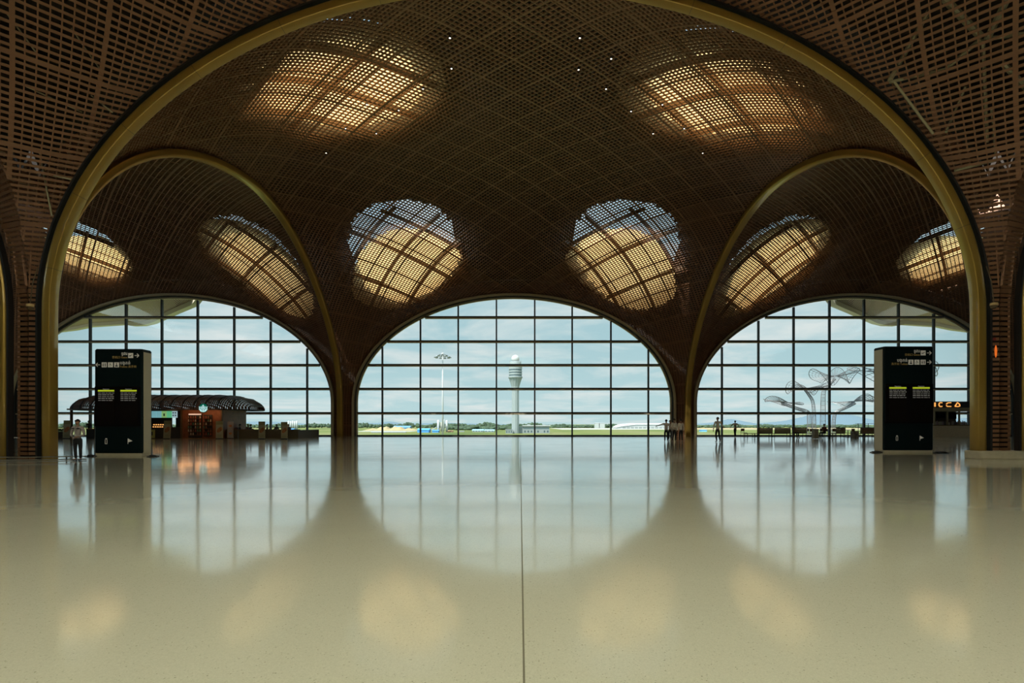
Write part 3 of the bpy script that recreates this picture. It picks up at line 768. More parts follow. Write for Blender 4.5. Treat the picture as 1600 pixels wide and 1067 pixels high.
# the roof overhang seen outside the tops of the side windows
for sgn, nm in ((-1, 'left'), (1, 'right')):
    def q(px, py, d): 
        v = P(px, py, d); v.x *= -sgn * 1.0 if False else 1.0
        return Vector((abs(v.x) * sgn, v.y, v.z))
    top = [q(312, 464, 57.5), q(304, 474, 58.5), q(277, 485.5, 62), q(252, 497, 66), q(240, 502.5, 69), q(226, 506, 71), q(208, 506.5, 72), q(195, 504.5, 72.5), q(165, 506.5, 73.5), q(142, 508, 74.5), q(118, 513, 75), q(60, 520, 75), q(20, 500, 57.5)]
    th = Vector((0, 0, 0.42))
    c0 = q(120, 455, 57.5)
    root = empty('roof_overhang', (c0.x, c0.y, 15)); tag(root, 'pale edged roof overhang with slatted soffit outside the top of the %s window' % nm, 'roof overhang')
    L_ = Vector((c0.x, c0.y, 15))
    n = len(top)
    mb = MB(); V = [p - L_ + Vector((0, 0, .25)) for p in top]; mb.poly(V, [tuple(range(n))]); mb.build('soffit', M_SOF if 'M_SOF' in globals() else None, root) if False else None
    # slatted soffit: fan of triangles between the back edge and the rim
    sf = MB(); back = [q(312 - (312 - 20) * k / (n - 1), 452 , 57.3) for k in range(n)]
    sf.poly([p - L_ for p in back] + [p - L_ + Vector((0, 0, .2)) for p in top], [(k, k + 1, n + k + 1, n + k) for k in range(n - 1)])
    m = bpy.data.materials.get('soffit_slats')
    if not m:
        m = mat('soffit_slats', (0.36, 0.27, 0.20), 0.7); nn = m.node_tree.nodes; ll = m.node_tree.links
        t = nn.new('ShaderNodeTexCoord'); w_ = nn.new('ShaderNodeTexWave'); w_.inputs['Scale'].default_value = 1.0; ll.new(t.outputs['Object'], w_.inputs['Vector'])
        r = nn.new('ShaderNodeValToRGB'); ll.new(w_.outputs['Fac'], r.inputs[0]); r.color_ramp.elements[0].position = .35; r.color_ramp.elements[1].position = .5
        r.color_ramp.elements[0].color = (.26, .16, .11, 1); r.color_ramp.elements[1].color = (.70, .54, .42, 1); ll.new(r.outputs[0], nn['Principled BSDF'].inputs['Base Color'])
    sf.build('soffit', m, root)
    ed = MB(); ed.sweep([p - L_ for p in top[:-1]], Vector((0, 0, 1)), 0.7, 0.5); ed.build('fascia', mat('cream_fascia', (.80, .72, .56), .6), root)
    up = MB(); up.poly([p - L_ + Vector((0, 0, .9)) for p in back] + [p - L_ + Vector((0, 0, .6)) for p in top], [(k, k + 1, n + k + 1, n + k) for k in range(n - 1)]); up.build('roof_skin', M_WHITE, root)
# ------------------------------------------------------------------ direction totems
M_TEAL = mat('dark_teal_panel', (0.004, 0.011, 0.013), 0.45, spec=0.10)
M_CREAM = mat('cream_side_panel', (0.52, 0.48, 0.36), 0.5)
M_SCR = mat('screen_black', (0.008, 0.007, 0.008), 0.25, spec=0.10)
M_SIGN = mat('sign_white', (0.62, 0.60, 0.52), 0.5, emit=(0.7, 0.66, 0.55), es=0.16)
M_SIGN2 = mat('sign_amber', (0.35, 0.24, 0.08), 0.5, emit=(0.5, 0.34, 0.1), es=0.07)
M_LIME = mat('screen_lime_bar', (0.3, 0.36, 0.02), 0.4, emit=(0.42, 0.50, 0.02), es=0.75)
M_ROWS = mat('screen_text_rows', (0.3, 0.3, 0.3), 0.4, emit=(0.45, 0.42, 0.40), es=0.22)
def text(s, size, m, parent, x, y, z, name='lettering', align='LEFT', rz=0.0, ext=0.004, face=0):
    cu = bpy.data.curves.new(name, 'FONT'); cu.body = s; cu.size = size; cu.align_x = align; cu.extrude = ext
    cu.materials.append(m); o = bpy.data.objects.new(name, cu); COL.objects.link(o)
    o.location = (x, y, z); o.rotation_euler = (PI / 2, 0, rz)
    me = bpy.data.meshes.new_from_object(o); me.name = name
    o2 = bpy.data.objects.new(name, me); COL.objects.link(o2); o2.location = o.location; o2.rotation_euler = o.rotation_euler
    bpy.data.objects.remove(o)
    if parent: o2.parent = parent
    return o2
def slab(x0, x1, z0, z1, y0, y1, m, name, parent, bev=0.0):
    mb = MB(); mb.box2((x0, y0, z0), (x1, y1, z1), bev); return mb.build(name, m, parent)
def arrow(x, z, s, right, parent, y):
    mb = MB(); k = 1 if right else -1; t = .14 * s
    mb.box((x, y, z), (s * .9, .006, t))
    for q in (1, -1):
        a = Vector((x + k * s * .5, y, z)); b = Vector((x + k * s * .08, y, z + q * s * .42)); mb.sweep([a, b], Vector((0, 1, 0)), t, .006)
    mb.build('arrow', M_SIGN, parent)
def pictogram(x, z, s, kind, parent, y):
    mb = MB(); mb.box((x, y, z), (s, .008, s), 0, .004); p = mb.build('pictogram', M_SIGN, parent)
    g = MB(); yy = y - .007
    def fig(cx, k, skirt=False):
        g.prism([(cx + k * .07 * s * math.cos(a_), z + .30 * s + k * .07 * s * math.sin(a_)) for a_ in [2 * PI * i / 8 for i in range(8)]], yy, yy + .004)
        if skirt: g.prism([(cx - .04 * s, z + .2 * s), (cx - .13 * s, z - .12 * s), (cx + .13 * s, z - .12 * s), (cx + .04 * s, z + .2 * s)], yy, yy + .004)
        else: g.box2((cx - .08 * s, yy, z - .12 * s), (cx + .08 * s, yy + .004, z + .2 * s))
        g.box2((cx - .06 * s, yy, z - .36 * s), (cx + .06 * s, yy + .004, z - .1 * s))
    if kind == 'toilet': fig(x - .22 * s, 1, True); fig(x + .22 * s, 1); g.box2((x - .015 * s, yy, z - .36 * s), (x + .015 * s, yy + .004, z + .38 * s))
    elif kind == 'baby': fig(x, 1.3); g.box2((x - .26 * s, yy, z - .34 * s), (x + .26 * s, yy + .004, z - .14 * s))
    elif kind == 'wheelchair':
        g.tube([(x + .2 * s * math.cos(a_) - .02 * s, yy, z - .12 * s + .2 * s * math.sin(a_)) for a_ in [2 * PI * i / 12 for i in range(10)]], .03 * s, 4)
        g.prism([(x - .06 * s + .07 * s * math.cos(a_), z + .3 * s + .07 * s * math.sin(a_)) for a_ in [2 * PI * i / 8 for i in range(8)]], yy, yy + .004)
        g.box2((x - .1 * s, yy, z), (x - .02 * s, yy + .004, z + .22 * s)); g.box2((x - .06 * s, yy, z - .02 * s), (x + .16 * s, yy + .004, z + .05 * s)); g.box2((x + .12 * s, yy, z - .24 * s), (x + .18 * s, yy + .004, z + .03 * s))
    else:   # aeroplane taking off
        g.sweep([Vector((x - .34 * s, yy, z - .14 * s)), Vector((x + .34 * s, yy, z + .14 * s))], Vector((0, 1, 0)), .09 * s, .004)
        g.sweep([Vector((x - .12 * s, yy, z - .2 * s)), Vector((x + .12 * s, yy, z + .06 * s))], Vector((0, 1, 0)), .07 * s, .004)
        g.sweep([Vector((x - .34 * s, yy, z + .06 * s)), Vector((x - .22 * s, yy, z - .08 * s))], Vector((0, 1, 0)), .05 * s, .004)
    g.build('symbol', M_TEAL, p)
def totem(px0, px1, pyt, pyb, side, dep, label, rows):
    d = D0(pyb); x0, x1 = X(px0, d), X(px1, d); w = x1 - x0; h = Zp(pyt, d)
    root = empty('direction_totem', ((x0 + x1) / 2, d, 0)); tag(root, label, 'information totem')
    mb = MB(); mb.box((0, dep / 2, .1 + (h - .1) / 2), (w, dep, h - .1), 0, .05); mb.build('body', M_TEAL, root)
    mb = MB(); sx = w / 2 * side; mb.box2((sx - .02, .10, .1), (sx + .02 if side > 0 else sx - .02 - .0, dep - .10, h - .12)) if side > 0 else mb.box2((sx - .02, .10, .1), (sx + .02, dep - .10, h - .12)); mb.build('side_panel', M_CREAM, root)
    mb = MB(); mb.box2((-w / 2 + .03, .04, 0), (w / 2 - .03, dep - .04, .1)); mb.build('plinth', M_STONE, root)
    U = h / 4.32
    # black glazed display zone
    zt, zb = h * .535, h * .265
    zt, zb = h - (604 - 545) / 167 * h, h - (666 - 545) / 167 * h
    slab(-w / 2 + .04, w / 2 - .04, zb, zt, -.02, .06, M_SCR, 'display_glass', root)
    for k in (-1, 1):
        cx = k * w * .235; ww = w * .36
        s_ = slab(cx - ww / 2, cx + ww / 2, zb + .06, zt - .08, -.03, -.012, mat('screen_dark_brown', (.010, .008, .0075), .25, spec=.10), 'screen', root)
        slab(cx - ww / 2 + .02, cx + ww / 2 - .02, zt - .20 * U, zt - .135 * U, -.038, -.028, M_LIME, 'header_bar', s_)
        text('Departures', .055 * U, M_ROWS, s_, cx, -.034, zt - .118 * U, 'header_text', 'CENTER')
        for r in range(5):
            mb = MB(); zz_ = zt - (.27 + r * .075) * U; rnd = random.Random(r + k * 7)
            xx = cx - ww / 2 + .03
            for wd in (.16, .22, .1, .2, .12):
                wd = wd * ww * (0.8 + .4 * rnd.random()); mb.box2((xx, -.036, zz_), (min(xx + wd, cx + ww / 2 - .02), -.028, zz_ + (.03 if r % 2 else .022) * U)); xx += wd + .035
                if xx > cx + ww / 2 - .06: break
            mb.build('flight_row', M_ROWS, s_)
    # signs on the head
    y = -.012; s = .20 * U
    for i, r in enumerate(rows):
        z = h - (.60 if i else .26) * h / 4.32 * 1.0 - (.28 if False else 0)
        z = h * (1 - ((570 - 545) / 167 if i else (555.5 - 545) / 167))
        if r[0] == 'right':
            arrow(w / 2 - .20 * U, z, s * .9, True, root, y); x = w / 2 - .44 * U
            for kd in r[1]: pictogram(x, z, s, kd, root, y); x -= .25 * U
            text(r[2], .17 * U, M_SIGN, root, x + .12 * U, y, z + .02 * U, align='RIGHT'); text(r[3], .11 * U, M_SIGN2, root, x + .12 * U, y, z - .11 * U, align='RIGHT')
        else:
            arrow(-w / 2 + .17 * U, z, s * .9, False, root, y); x = -w / 2 + .42 * U
            for kd in r[1]: pictogram(x, z, s, kd, root, y); x += .25 * U
            text(r[2], .17 * U, M_SIGN, root, x - .12 * U, y, z + .02 * U); text(r[3], .11 * U, M_SIGN2, root, x - .12 * U, y, z - .11 * U)
    # small marks on the lower panel: a bottle and a flag
    z = h * (1 - (689 - 545) / 167)
    mb = MB(); xx = -w * .245; mb.box2((xx - .045, y, z - .10), (xx - .03, y + .006, z + .06)); mb.box2((xx + .03, y, z - .10), (xx + .045, y + .006, z + .06)); mb.box2((xx - .045, y, z - .12), (xx + .045, y + .006, z - .105)); mb.box2((xx - .03, y, z + .07), (xx + .04, y + .006, z + .11)); mb.build('bottle_mark', M_SIGN, root)
    mb = MB(); xx = w * .245; mb.box2((xx - .07, y, z - .12), (xx - .05, y + .006, z + .1)); mb.prism([(xx - .05, z + .1), (xx + .12, z), (xx - .05, z - .05)], y, y + .006); mb.build('flag_mark', M_SIGN, root)
    return root, d, w, h
T1 = totem(147.0, 221.5, 545, 712, 1, 0.62, 'dark teal totem with two flight screens beside the coffee kiosk, arrows both ways',
      [('right', ['plane'], 'ទ្វារ', '登机口 Gates'), ('left', ['toilet', 'wheelchair', 'baby'], 'បង្គន់', 'Toilets 洗手间')])
T2 = totem(1381.5, 1459, 541, 707, -1, 0.72, 'dark teal totem with two flight screens on the right, both arrows pointing right',
      [('right', ['plane'], 'ទ្វារ', '登机口 Gates'), ('right', ['toilet', 'wheelchair', 'baby'], 'បង្គន់', '洗手间 Toilets')])
# flat black floor brackets beside the totems
for (px, py, w_, nm) in ((142, 713.0, .34, 'left foot of the totem by the coffee kiosk'), (239, 713.5, .36, 'right foot of the totem by the coffee kiosk'), (1369, 707, .5, 'left foot of the right hand totem'), (1470, 708, .62, 'right foot of the right hand totem')):
    d = D0(py); mb = MB(); mb.box((0, 0, .02), (w_, .22, .03), .15, .01); mb.tube([(-w_ * .4, 0, .045), (0, .03, .06), (w_ * .4, 0, .04)], .018, 6)
    tag(mb.build('floor_bracket', M_BLACK, loc=(X(px, d), d, 0)), 'flat black floor bracket at the ' + nm, 'bracket')

# ------------------------------------------------------------------ pier details
mb = MB(); mb.box2((16.95, 19.15, 0), (22.5, 19.85, .30), .03); tag(mb.build('stone_plinth', M_STONE), 'broad low beige stone plinth under the right hand pier', 'plinth')
for px, py, nm in ((47, 480, 'left'), (1553, 478, 'right')):
    d = 18.6; root = empty('camera_dome', tuple(P(px, py, d))); tag(root, 'small dome camera with cream cap hanging on the %s pier' % nm, 'security camera')
    mb = MB(); mb.lathe((0, 0, 0), [(.02, .13), (.11, .11), (.12, .02)][::-1], 14); mb.build('cap', mat('cream_cap', (.6, .42, .2), .5), root, smooth=True)
    mb = MB(); mb.lathe((0, 0, 0), [(.04, -.10), (.09, -.06), (.11, 0)], 14); mb.build('dome', M_BEAM, root, smooth=True)
    mb = MB(); mb.tube([(0, 0, .1), (0, .1, .9), (0, .3, 1.5)], .018, 6); mb.build('rod', M_BEAM, root)
d = 18.8; root = empty('beacon_lamp', tuple(P(1556, 548, d))); tag(root, 'slim glowing orange beacon fixed to the right hand pier', 'beacon')
mb = MB(); mb.lathe((0, 0, 0), [(.01, -.24), (.028, -.16), (.04, 0), (.028, .12), (.01, .2)], 10); mb.build('lamp', mat('beacon_orange', (.6, .15, .02), .4, emit=(1, .18, .02), es=.55), root, smooth=True)
mb = MB(); mb.box((0, .06, .42), (.07, .06, .10)); mb.build('bracket', mat('red_bracket', (.25, .03, .02), .5), root)
# low steel rail in front of the left pier
root = empty('floor_rail', (-17, 18.3, 0)); tag(root, 'low double steel rail on short posts in front of the left pier', 'rail')
for z in (.13, .03):
    mb = MB(); mb.tube([(-3.5, -.1, z), (0, 0, z), (1.75, .5, z)], .018, 6); mb.build('rail', M_STEEL, root)
for x in (-3, -1.2, 1.15, 1.5):
    mb = MB(); mb.tube([(x, .05 if x < 0 else .36, 0), (x, .05 if x < 0 else .36, .16)], .022, 6); mb.build('post', M_BLACK, root)

# ------------------------------------------------------------------ coffee kiosk
M_WOOD = mat('red_brown_wood', (0.22, 0.075, 0.03), 0.5, noise=0.2, nscale=3)
M_SLAT = mat('brown_metal_slats', (0.15, 0.085, 0.065), 0.45, 0.2)
M_DKB = mat('dark_bar_front', (0.03, 0.028, 0.025), 0.5)
d = 46.5
def xk(px): return X(px, d)
kx = xk(243); root = empty('coffee_kiosk', (kx, d, 0)); tag(root, 'brown wooden coffee kiosk with green round sign, menu screens and lit shelves', 'kiosk')
def L(px): return xk(px) - kx
slab(L(282), L(347), 0, Zp(640, d), 0, 4.2, M_WOOD, 'wooden_wall', root)
slab(L(236), L(282), 0, Zp(667.5, d), .1, 1.0, M_DKB, 'bar_counter', root)
slab(L(236), L(283), 0, Zp(640, d), 3.4, 3.7, M_DKB, 'back_wall', root)
slab(L(110), L(236), 0, Zp(640, d), 2.6, 2.9, M_DKB, 'back_wall', root)
slab(L(108), L(348), Zp(640.6, d), Zp(638.4, d), -.25, 4.3, M_BEAM, 'eaves_beam', root)
for px in (232, 284, 347, 150, 112):
    slab(L(px) - .07, L(px) + .07, 0, Zp(640, d), -.1, .06, M_BEAM, 'post', root)
cols = [('menu_blue', (.16, .38, .42)), ('menu_blue', (.16, .38, .42)), ('menu_green', (.20, .38, .14)), ('menu_green2', (.10, .42, .22)), ('menu_pale', (.30, .45, .50))]
for i, (nm, c) in enumerate(cols):
    x0 = 236.5 + i * 8.1
    s_ = slab(L(x0), L(x0 + 7.9), Zp(652.6, d), Zp(642.2, d), -.02, .05, mat(nm, c, .3, emit=c, es=.85), 'menu_screen', root)
    if i in (2,): slab(L(x0 + 3), L(x0 + 5), Zp(650, d), Zp(646, d), -.035, -.015, M_BLACK, 'cup_picture', s_)
    if i == 4:
        for q in range(4): slab(L(x0 + 1 + (q % 2) * 3.6), L(x0 + 3 + (q % 2) * 3.6), Zp(646 + (q // 2) * 4, d), Zp(644 + (q // 2) * 4, d), -.035, -.015, M_NAVY, 'cup_picture', s_)
M_GLOW = mat('pastry_case_lamp', (.8, .4, .1), .5, emit=(1.0, .5, .15), es=1.1)
c_ = slab(L(238), L(256), Zp(668.5, d), Zp(660.5, d), .02, .7, mat('case_dark', (.05, .03, .02), .4), 'pastry_case', root)
for r in range(2):
    for q in range(5): 
        mb = MB(); mb.lathe((L(240 + q * 3.5 + r), -.03, Zp(667 - r * 3.4, d)), [(.05, -.03), (.07, 0), (.03, .05)], 8); mb.build('pastry_light', M_GLOW, c_)
# shelf recess with rows of goods
rc = slab(L(295), L(316), Zp(684, d), Zp(646, d), -.06, -.005, M_DKB, 'shelf_unit', root)
slab(L(296), L(315), Zp(648.2, d), Zp(646.4, d), -.12, -.06, mat('shelf_lamp', (.7, .5, .4), .5, emit=(.8, .55, .42), es=.8), 'strip_lamp', rc)
rc2 = slab(L(319), L(332), Zp(682, d), Zp(648, d), -.06, -.005, M_DKB, 'shelf_unit', root)
for u_, x0, x1 in ((rc, 296, 315), (rc2, 319.6, 331.4)):
    for r in range(6): slab(L(x0), L(x1), Zp(654 + r * 5.2, d), Zp(653.6 + r * 5.2, d), -.30, -.06, M_WOOD, 'shelf', u_)
# awning
AW, AD = (xk(384) - xk(102)) / 2, 3.1
ac = (xk(384) + xk(102)) / 2 - kx
zb_, zt_ = Zp(640, d), Zp(616.6, d)
def awz(x, y):
    ex = max(0, (abs(x) - (AW - 2.9)) / 2.9); ey = max(0, (abs(y) - .9) / (AD - .9))
    return zb_ + (zt_ - zb_) * math.sqrt(max(0, 1 - ex * ex * .96 - ey * ey))
aw = MB()
def awline(x, step=12):
    ex = max(0, (abs(x) - (AW - 2.9)) / 2.9); ymax = .9 + (AD - .9) * math.sqrt(max(0.0, 1 - ex * ex * .96))
    return [Vector((ac + x + (0.0), 2.1 + math.sin(PI / 2 * (-1 + 2 * k / step)) * ymax, awz(x, math.sin(PI / 2 * (-1 + 2 * k / step)) * ymax))) for k in range(step + 1)]
x = -AW + .05
while x < AW:
    aw.sweep(awline(x), Vector((0, 0, 1)), .11, .03, cap=False); x += .165
o = aw.build('awning_slats', M_SLAT, root)
for i in range(17):
    x = -AW + .06 + (2 * AW - .12) * i / 16
    mb = MB(); mb.sweep([p + Vector((0, 0, .03)) for p in awline(x)], Vector((0, 0, 1)), .07, .09); mb.build('awning_rib', M_BLACK, root)
mb = MB()
ring = []
for k in range(49):
    a_ = 2 * PI * k / 48; ex = math.cos(a_); ey = math.sin(a_)
    sx = (AW - 2.9) * (1 if ex > 0 else -1) * min(1, abs(ex) * 3); ring.append(Vector((ac + sx + 2.9 * ex, 2.1 + .9 * max(-1, min(1, ey * 3)) + (AD - .9) * ey, zb_)))
mb.tube(ring, .05, 6); mb.build('awning_edge', M_BLACK, root)
# round sign
sg = empty('round_sign', (L(317.5) * 45.3 / 46.5 + kx * (45.3 / 46.5 - 1), -1.2, Zp(637.5, 45.3))); sg.parent = root
R_ = 6.6 / F * d
def disc(r, y0, y1, m, nm, n=28):
    mb = MB(); mb.prism([(r * math.cos(2 * PI * k / n), r * math.sin(2 * PI * k / n)) for k in range(n)], y0, y1); return mb.build(nm, m, sg)
M_SG = mat('sign_green', (.0, .16, .09), .4, emit=(.0, .22, .13), es=.4); M_SW = mat('sign_glow_white', (.6, .8, .8), .4, emit=(.55, .85, .88), es=.75)
disc(R_ * 1.06, .02, .14, M_BLACK, 'sign_case'); disc(R_, 0, .03, M_SG, 'sign_face')
mb = MB(); y0, y1 = -.02, 0.0
mb.prism([(R_ * .20 * math.cos(2 * PI * k / 14), R_ * (.12 + .27 * math.sin(2 * PI * k / 14))) for k in range(14)], y0, y1)              # face
mb.prism([(-.30 * R_, .45 * R_), (-.14 * R_, .58 * R_), (0, .82 * R_), (.14 * R_, .58 * R_), (.30 * R_, .45 * R_), (0, .40 * R_)], y0, y1)   # crown
mb.prism([(-.14 * R_, -.2 * R_), (.14 * R_, -.2 * R_), (.22 * R_, -.92 * R_), (-.22 * R_, -.92 * R_)], y0, y1)
for k in (-1, 1):
    for q, (a0, a1) in enumerate(((.34, -.62), (.52, -.48))):
        pts = [Vector((k * R_ * (a0 + .10 * math.sin(t * 2.6 + q)), -.01, R_ * (.42 - t * .26 - q * .08))) for t in range(5)]; mb.sweep(pts, Vector((0, 1, 0)), .07 * R_ * 1.4, .02)
    mb.sweep([Vector((k * .92 * R_, -.01, .34 * R_)), Vector((k * .80 * R_, -.01, .0)), Vector((k * .88 * R_, -.01, -.26 * R_)), Vector((k * .62 * R_, -.01, -.6 * R_)), Vector((k * .3 * R_, -.01, -.8 * R_))], Vector((0, 1, 0)), .20 * R_, .02)
mb.build('crowned_figure_emblem', M_SW, sg)
for i, (px, y_) in enumerate(((300, -.9), (325, -.9), (262, .5), (340, -.8))):
    ld = bpy.data.lights.new('kiosk_downlight', 'POINT'); ld.energy = 14; ld.color = (1, .50, .22); ld.shadow_soft_size = .55
    lo = bpy.data.objects.new('kiosk_downlight', ld); COL.objects.link(lo); lo.location = (xk(px), d + y_, 2.45)
# goods on the shelves: each a thing
gm = [mat('goods_cream', (.5, .42, .3), .6), mat('goods_red', (.3, .08, .05), .6), mat('goods_green', (.08, .2, .12), .6), mat('goods_brown', (.2, .1, .05), .6)]
rnd = random.Random(11)
GP = []
for c_i in range(4):
    mb = MB(); mb.lathe((0, 0, 0), [(.055, 0), (.06, .02), (.05, .17), (.045, .2), (.02, .21)], 8); GP.append(mb.build('tumbler', gm[c_i], smooth=False))
first = [True] * 4
side_nm = {0: 'left', 1: 'right'}
lv = ['lowest', 'second lowest', 'third', 'fourth', 'second highest', 'top']
for u_i, (x0, x1, n) in enumerate(((296.6, 314.6, 6), (320.4, 331, 4))):
    for r in range(6):
        for q in range(n):
            if rnd.random() < .12: continue
            c_i = rnd.randrange(4)
            g = GP[c_i] if first[c_i] else GP[c_i].copy()
            if not first[c_i]: COL.objects.link(g)
            first[c_i] = False
            g.location = (xk(x0 + (x1 - x0) * q / (n - 1)), d - .18, Zp(653.6 + r * 5.2, d) + .003)
            tag(g, '%s tumbler on the %s shelf of the %s kiosk shelf unit' % (('cream', 'red', 'green', 'brown')[c_i], lv[5 - r], side_nm[u_i]), 'tumbler', 'tumblers on the coffee kiosk shelves, %s shelf of the %s unit, %s ones' % (lv[5 - r], side_nm[u_i], ('cream', 'red', 'green', 'brown')[c_i]))
# yellow board at the counter front
mb = MB(); mb.box((0, 0, Zp(677.5, d)), (.52, .05, .74)); yb = mb.build('poster_board', mat('poster_yellow', (.42, .40, .10), .6), loc=(xk(241.5), d - .35, 0)); tag(yb, 'yellow poster board with a dark cup leaning on the coffee counter', 'poster')
yb.location.z = 0.0
slab(-.10, .10, Zp(680, d), Zp(674.5, d), -.04, -.026, M_BLACK, 'cup_picture', yb); slab(-.24, -.2, 0, Zp(683, d), -.02, .02, M_BLACK, 'foot', yb); slab(.2, .24, 0, Zp(683, d), -.02, .02, M_BLACK, 'foot', yb)
# banners
M_BAN = mat('banner_cream', (.42, .40, .26), .7); M_BANH = mat('banner_olive', (.28, .27, .13), .7); M_FOOD = mat('banner_food_orange', (.42, .17, .07), .7, noise=.5, nscale=6); M_BANG = mat('banner_grey', (.30, .31, .33), .7)
def banner(px, dd, h, w, label, lean=0.0, m=None, food=True):
    root = empty('roll_up_banner', (X(px, dd), dd, 0)); tag(root, label, 'banner')
    mb = MB(); mb.poly([(-w / 2 - lean, -.02, .04), (w / 2 - lean, -.02, .04), (w / 2 + lean, -.02, h), (-w / 2 + lean, -.02, h), (-w / 2 - lean, .01, .04), (w / 2 - lean, .01, .04), (w / 2 + lean, .01, h), (-w / 2 + lean, .01, h)],
                       [(0, 1, 2, 3), (7, 6, 5, 4), (0, 4, 5, 1), (1, 5, 6, 2), (2, 6, 7, 3), (3, 7, 4, 0)]); p = mb.build('panel', m or M_BAN, root)
    mb = MB(); k = lean * .8; mb.poly([(-w / 2 + k, -.024, h * .80), (w / 2 + k, -.024, h * .80), (w / 2 + lean, -.024, h), (-w / 2 + lean, -.024, h)], [(0, 1, 2, 3)]); mb.build('header_print', M_BANH if food else M_BANG, p)
    mb = MB()
    if food:
        mb.prism([(w * .36 * math.cos(2 * PI * k / 12) + .0, h * .5 + h * .15 * math.sin(2 * PI * k / 12 + .5)) for k in range(12)], -.03, -.021)
        mb.prism([(w * .20 + w * .20 * math.cos(2 * PI * k / 10), h * .56 + h * .11 * math.sin(2 * PI * k / 10)) for k in range(10)], -.034, -.021)
    else:
        for zz_ in (.3, .75): mb.prism([(w * .26 * math.cos(2 * PI * k / 10), h * zz_ + h * .07 * math.sin(2 * PI * k / 10)) for k in range(10)], -.03, -.021)
    mb.build('food_picture', M_FOOD, p)
    mb = MB()
    for i in range(3): mb.box2((-w * .3 - lean * .5, -.028, h * (.22 - i * .05)), (w * .3 - lean * .5, -.021, h * (.235 - i * .05)))
    mb.build('print_lines', M_BANH, p)
    mb = MB(); mb.box((-lean, 0, .03), (w * 1.02, .18, .06), 0, .015); mb.build('base', M_BLACK, root)
banner(104.5, 46.0, 1.60, .62, 'cream food banner leftmost, beside the great arch leg', .05)
banner(261.3, 45.2, 1.58, .60, 'cream food banner in front of the coffee counter', .04)
banner(343, 45.6, 1.55, .62, 'cream food banner at the right corner of the wooden kiosk wall')
banner(360.2, 46.6, 1.50, .54, 'grey banner with two pictures between two cream banners', 0, M_BANG, False)
banner(409.2, 45.0, 1.50, .56, 'cream food banner in the middle of the low seating wall')
banner(444.3, 45.0, 1.46, .55, 'cream food banner near the right end of the low seating wall')
# low wall enclosing the seating
M_WALLB = mat('olive_wood_wall', (.11, .095, .06), .6); M_TOPB = mat('wall_cap_wood', (.17, .11, .06), .5)
for px0, px1, dd, nm in ((334, 371.5, 47.2, 'left'), (373, 466, 47.0, 'right')):
    r_ = empty('low_partition', (X((px0 + px1) / 2, dd), dd, 0)); tag(r_, 'low olive wooden partition around the coffee seating, %s section' % nm, 'partition')
    w_ = (X(px1, dd) - X(px0, dd)) / 2
    slab(-w_, w_, 0, .74, 0, .3, M_WALLB, 'panel', r_); slab(-w_ - .03, w_ + .03, .74, .80, -.05, .35, M_TOPB, 'cap', r_)
    if nm == 'right': slab(w_ - .3, w_, 0, .74, .3, 5.0, M_WALLB, 'return_panel', r_)
r_ = empty('low_partition', (X(141, 46.6), 46.6, 0)); tag(r_, 'dark service cabinet with orange top behind the uniformed person', 'cabinet'); r_.name = 'service_cabinet'
slab(-.36, .5, 0, .82, 0, .6, M_DKB, 'body', r_); slab(-.38, .52, .82, .88, -.03, .62, mat('cabinet_orange', (.5, .22, .06), .5), 'top', r_)
r_ = empty('planter', (X(92.5, 46), 46, 0)); tag(r_, 'dark planter with leafy plant beside the great arch leg', 'planter')
slab(-.55, .32, 0, .62, 0, .6, M_DKB, 'box', r_)
mb = MB(); rnd = random.Random(5)
for i in range(60):
    c = Vector((rnd.uniform(-.5, .3), rnd.uniform(.1, .5), .6)); t_ = c + Vector((rnd.uniform(-.2, .2), rnd.uniform(-.2, .2), rnd.uniform(.2, .42)))
    s_ = Vector((rnd.uniform(-1, 1), rnd.uniform(-1, 1), 0)).normalized() * .05; mb.poly([c, (c + t_) / 2 + s_, t_, (c + t_) / 2 - s_], [(0, 1, 2, 3)])
mb.build('foliage', mat('plant_leaf', (.06, .10, .04), .7), r_)

